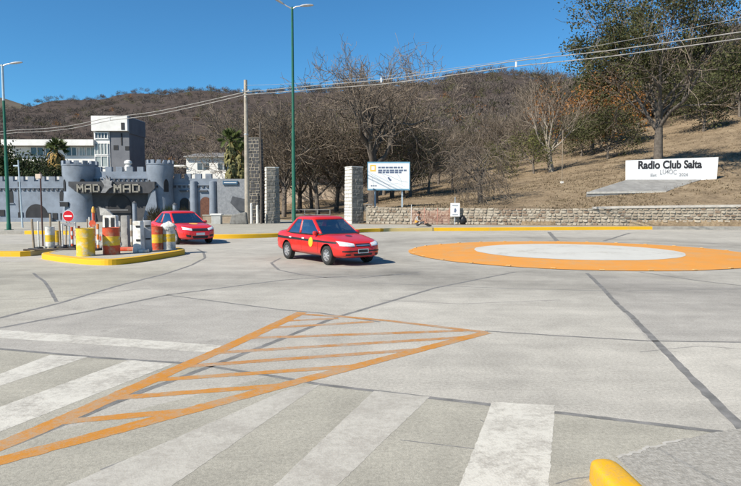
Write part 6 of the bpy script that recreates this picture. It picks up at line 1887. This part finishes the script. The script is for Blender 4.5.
MB().box(-.44,.44,-.36,.36,.7,.82).obj('cap', M_limew, pd, bevel=.02)
tag(MB().add([(-.7,-.3,0),(.7,-.3,0),(.7,.3,0),(-.7,.3,0),(-.55,-.22,.75),(.6,-.25,1.0),(.6,.25,.95),(-.5,.25,.7)], [(3,2,1,0),(4,5,6,7),(0,1,5,4),(1,2,6,5),(2,3,7,6),(3,0,4,7)]).obj('boulder', M_pillar, loc=(ux(239,46.2), 46.2, .18), bevel=.08), 'rough grey boulder block beside the utility pole foot', 'boulder')
# dry shrubs behind the scarlet car
def shrub(x, y, z, w, h, mats, label, n=520, seed=1):
    rr = random.Random(seed); V, F, T = [], [], []
    for k in range(n):
        th = rr.uniform(0, 6.28); el = math.acos(rr.uniform(.05, 1)); r_ = rr.random()**.5
        c = Vector((w*math.sin(el)*math.cos(th)*r_, w*math.sin(el)*math.sin(th)*r_, h*math.cos(el)*r_))
        d = (c + Vector((rr.gauss(0,.1), rr.gauss(0,.1), h*.35))).normalized(); L_ = h*rr.uniform(.2,.4); s_ = d.orthogonal().normalized()*rr.uniform(.012,.03)
        o = len(V); V += [tuple(c - s_), tuple(c + s_), tuple(c + d*L_)]; F.append((o,o+1,o+2)); T += [rr.random()]*3
    me = mesh_tint('shrub', V, F, T, [mats]); t = thing('dry_shrub', label, 'shrub', (x, y, z))
    o = bpy.data.objects.new('foliage', me); col.objects.link(o); o.parent = t
    MB().tube([(0,0,-.05),(0,0,h*.5)], .03, 5).obj('stem', M_bark, t)
for k, (u, lb) in enumerate(((155.5,'dry straw-coloured shrub left of the scarlet car roof'),(169,'dry yellowish shrub above the scarlet car roof'),(184,'dry shrub between forecourt post and castle buttress'))):
    shrub(ux(u,49), 49, .19, .7, 1.25, M_leafb if k != 1 else M_leafy, lb, seed=k)
# ------------------------------------------------------------------ far end of the gateway
cwy = 104
cw_ = thing('boundary_wall', 'long cream wall at the far end of the gateway path', 'wall', (ux(318,cwy), cwy, 1.0))
MB().box(ux(284,cwy)-ux(318,cwy), ux(352,cwy)-ux(318,cwy), 0, .3, -.5, zv(184.5,cwy)-1.0).obj('wall', pm('cream_render', (.50,.41,.32), (.4,.32,.25), .6, .9), cw_)
MB().box(ux(284,cwy)-ux(318,cwy), ux(352,cwy)-ux(318,cwy), -.1, .4, zv(184.5,cwy)-1.0, zv(182.6,cwy)-1.0).obj('coping', M_trim, cw_)
M_rail = pm('weathered_rail', (.25,.25,.24), (.17,.17,.16), 4, .7)
def rail_fence(u0, u1, y, label):
    t = thing('rail_fence', label, 'fence', (ux(u0,y), y, H(ux(u0,y), y)))
    L_ = ux(u1,y) - ux(u0,y); n = max(2, int(L_/1.2))
    for k in range(n+1): MB().box(L_*k/n - .04, L_*k/n + .04, -.04, .04, -.1, 1.05).obj('post', M_rail, t)
    for z in (.45, .95): MB().box(0, L_, -.055, -.041, z, z + .08).obj('rail', M_rail, t)
rail_fence(292, 330, 58, 'low pale rail fence across the gateway path')
rail_fence(365, 372, 60, 'short pale rail behind the right gate pillar')
sp_ = thing('marker_pole', 'very thin dark pole standing on the slope by the pale tree', 'pole', (ux(561,62), 62, H(ux(561,62),62)))
MB().tube([(0,0,-.2),(0,0,zv(130,62)-H(ux(561,62),62))], .035, 6).obj('shaft', M_stake, sp_)
MB().box(-.14,.14,-.14,.14,-.1,.2).obj('footing', M_limew, sp_)
# ------------------------------------------------------------------ dry grass and stones on the slope: uncountable
def tufts(name, n, label, seed=3):
    rr = random.Random(seed); V, F, T_ = [], [], []
    for _ in range(n):
        u = rr.uniform(372, 800); y = 43.5*(100/43.5)**rr.random(); x = ux(u, y)
        if y < wall_y(x) + .8: continue
        if mnoise.noise((x*.12, y*.12, 5)) < rr.uniform(-.5, .35): continue
        z = H(x, y) - .03; t = rr.random(); hh = rr.uniform(.05, .2)
        for k in range(5):
            a = rr.uniform(0, 6.28); d = Vector((math.cos(a)*.6, math.sin(a)*.6, 1)); w = Vector((-math.sin(a), math.cos(a), 0))*rr.uniform(.02, .06)
            p = Vector((x + rr.uniform(-.15,.15), y + rr.uniform(-.15,.15), z)); o = len(V)
            V += [tuple(p - w), tuple(p + w), tuple(p + d*hh*rr.uniform(.6, 1.1))]; F.append((o, o+1, o+2)); T_ += [min(1, t*.7 + rr.uniform(0,.3))]*3
    me = mesh_tint(name, V, F, T_, [mat_tint('dry_grass', (.11,.08,.05), (.26,.205,.13))])
    o = bpy.data.objects.new(name, me); col.objects.link(o); return tag(o, label, 'grass', kind='stuff')
tufts('dry_grass', 15000, 'dry straw-coloured grass tufts scattered over the slope')

# ------------------------------------------------------------------ more barricade gear behind the drums
def striped_board(u0, u1, v, vt0, vt1, label):
    a = G(u0, v, .175); L_ = (u1 - u0)/FPX*a.y; z1, z0 = zv(vt0, a.y) - .175, zv(vt1, a.y) - .175
    t = thing('barrier_board', label, 'barrier', (a.x, a.y, .175))
    n = 7
    for k in range(n): MB().box(L_*k/n, L_*(k+1)/n, -.02, .02, z0, z1).obj('stripe_panel', (M_dr, M_dw)[k % 2], t)
    for x in (.08, L_ - .08):
        MB().box(x-.03, x+.03, .021, .07, 0, z1 + .05).obj('leg', M_dw, t); MB().box(x-.04, x+.04, -.2, .25, 0, .04).obj('foot', M_trim, t)
    return t
striped_board(70, 82, 246.8, 231, 236, 'red and white barrier board left of the yellow drum')
striped_board(92.5, 101.5, 249, 236, 240.5, 'red and white barrier board between the yellow and red drums')
for u, v, vt, lb in ((62.8,248,224,'white marker post right of the short stake'), (76,246.4,222,'white marker post left of the yellow drum'), (90.3,247,217,'white marker post peeking over the yellow drum'), (126.3,247.5,222,'white marker post beside the grey block'), (113.5,246.8,218,'white marker post behind the red drum'), (39,248.5,221,'white marker post between the leaning stake and the dark pole')):
    stripes_post(u, v, vt, lb, cols=(M_dw, M_stake if u > 70 else M_dw), r=.03, nb_=3)
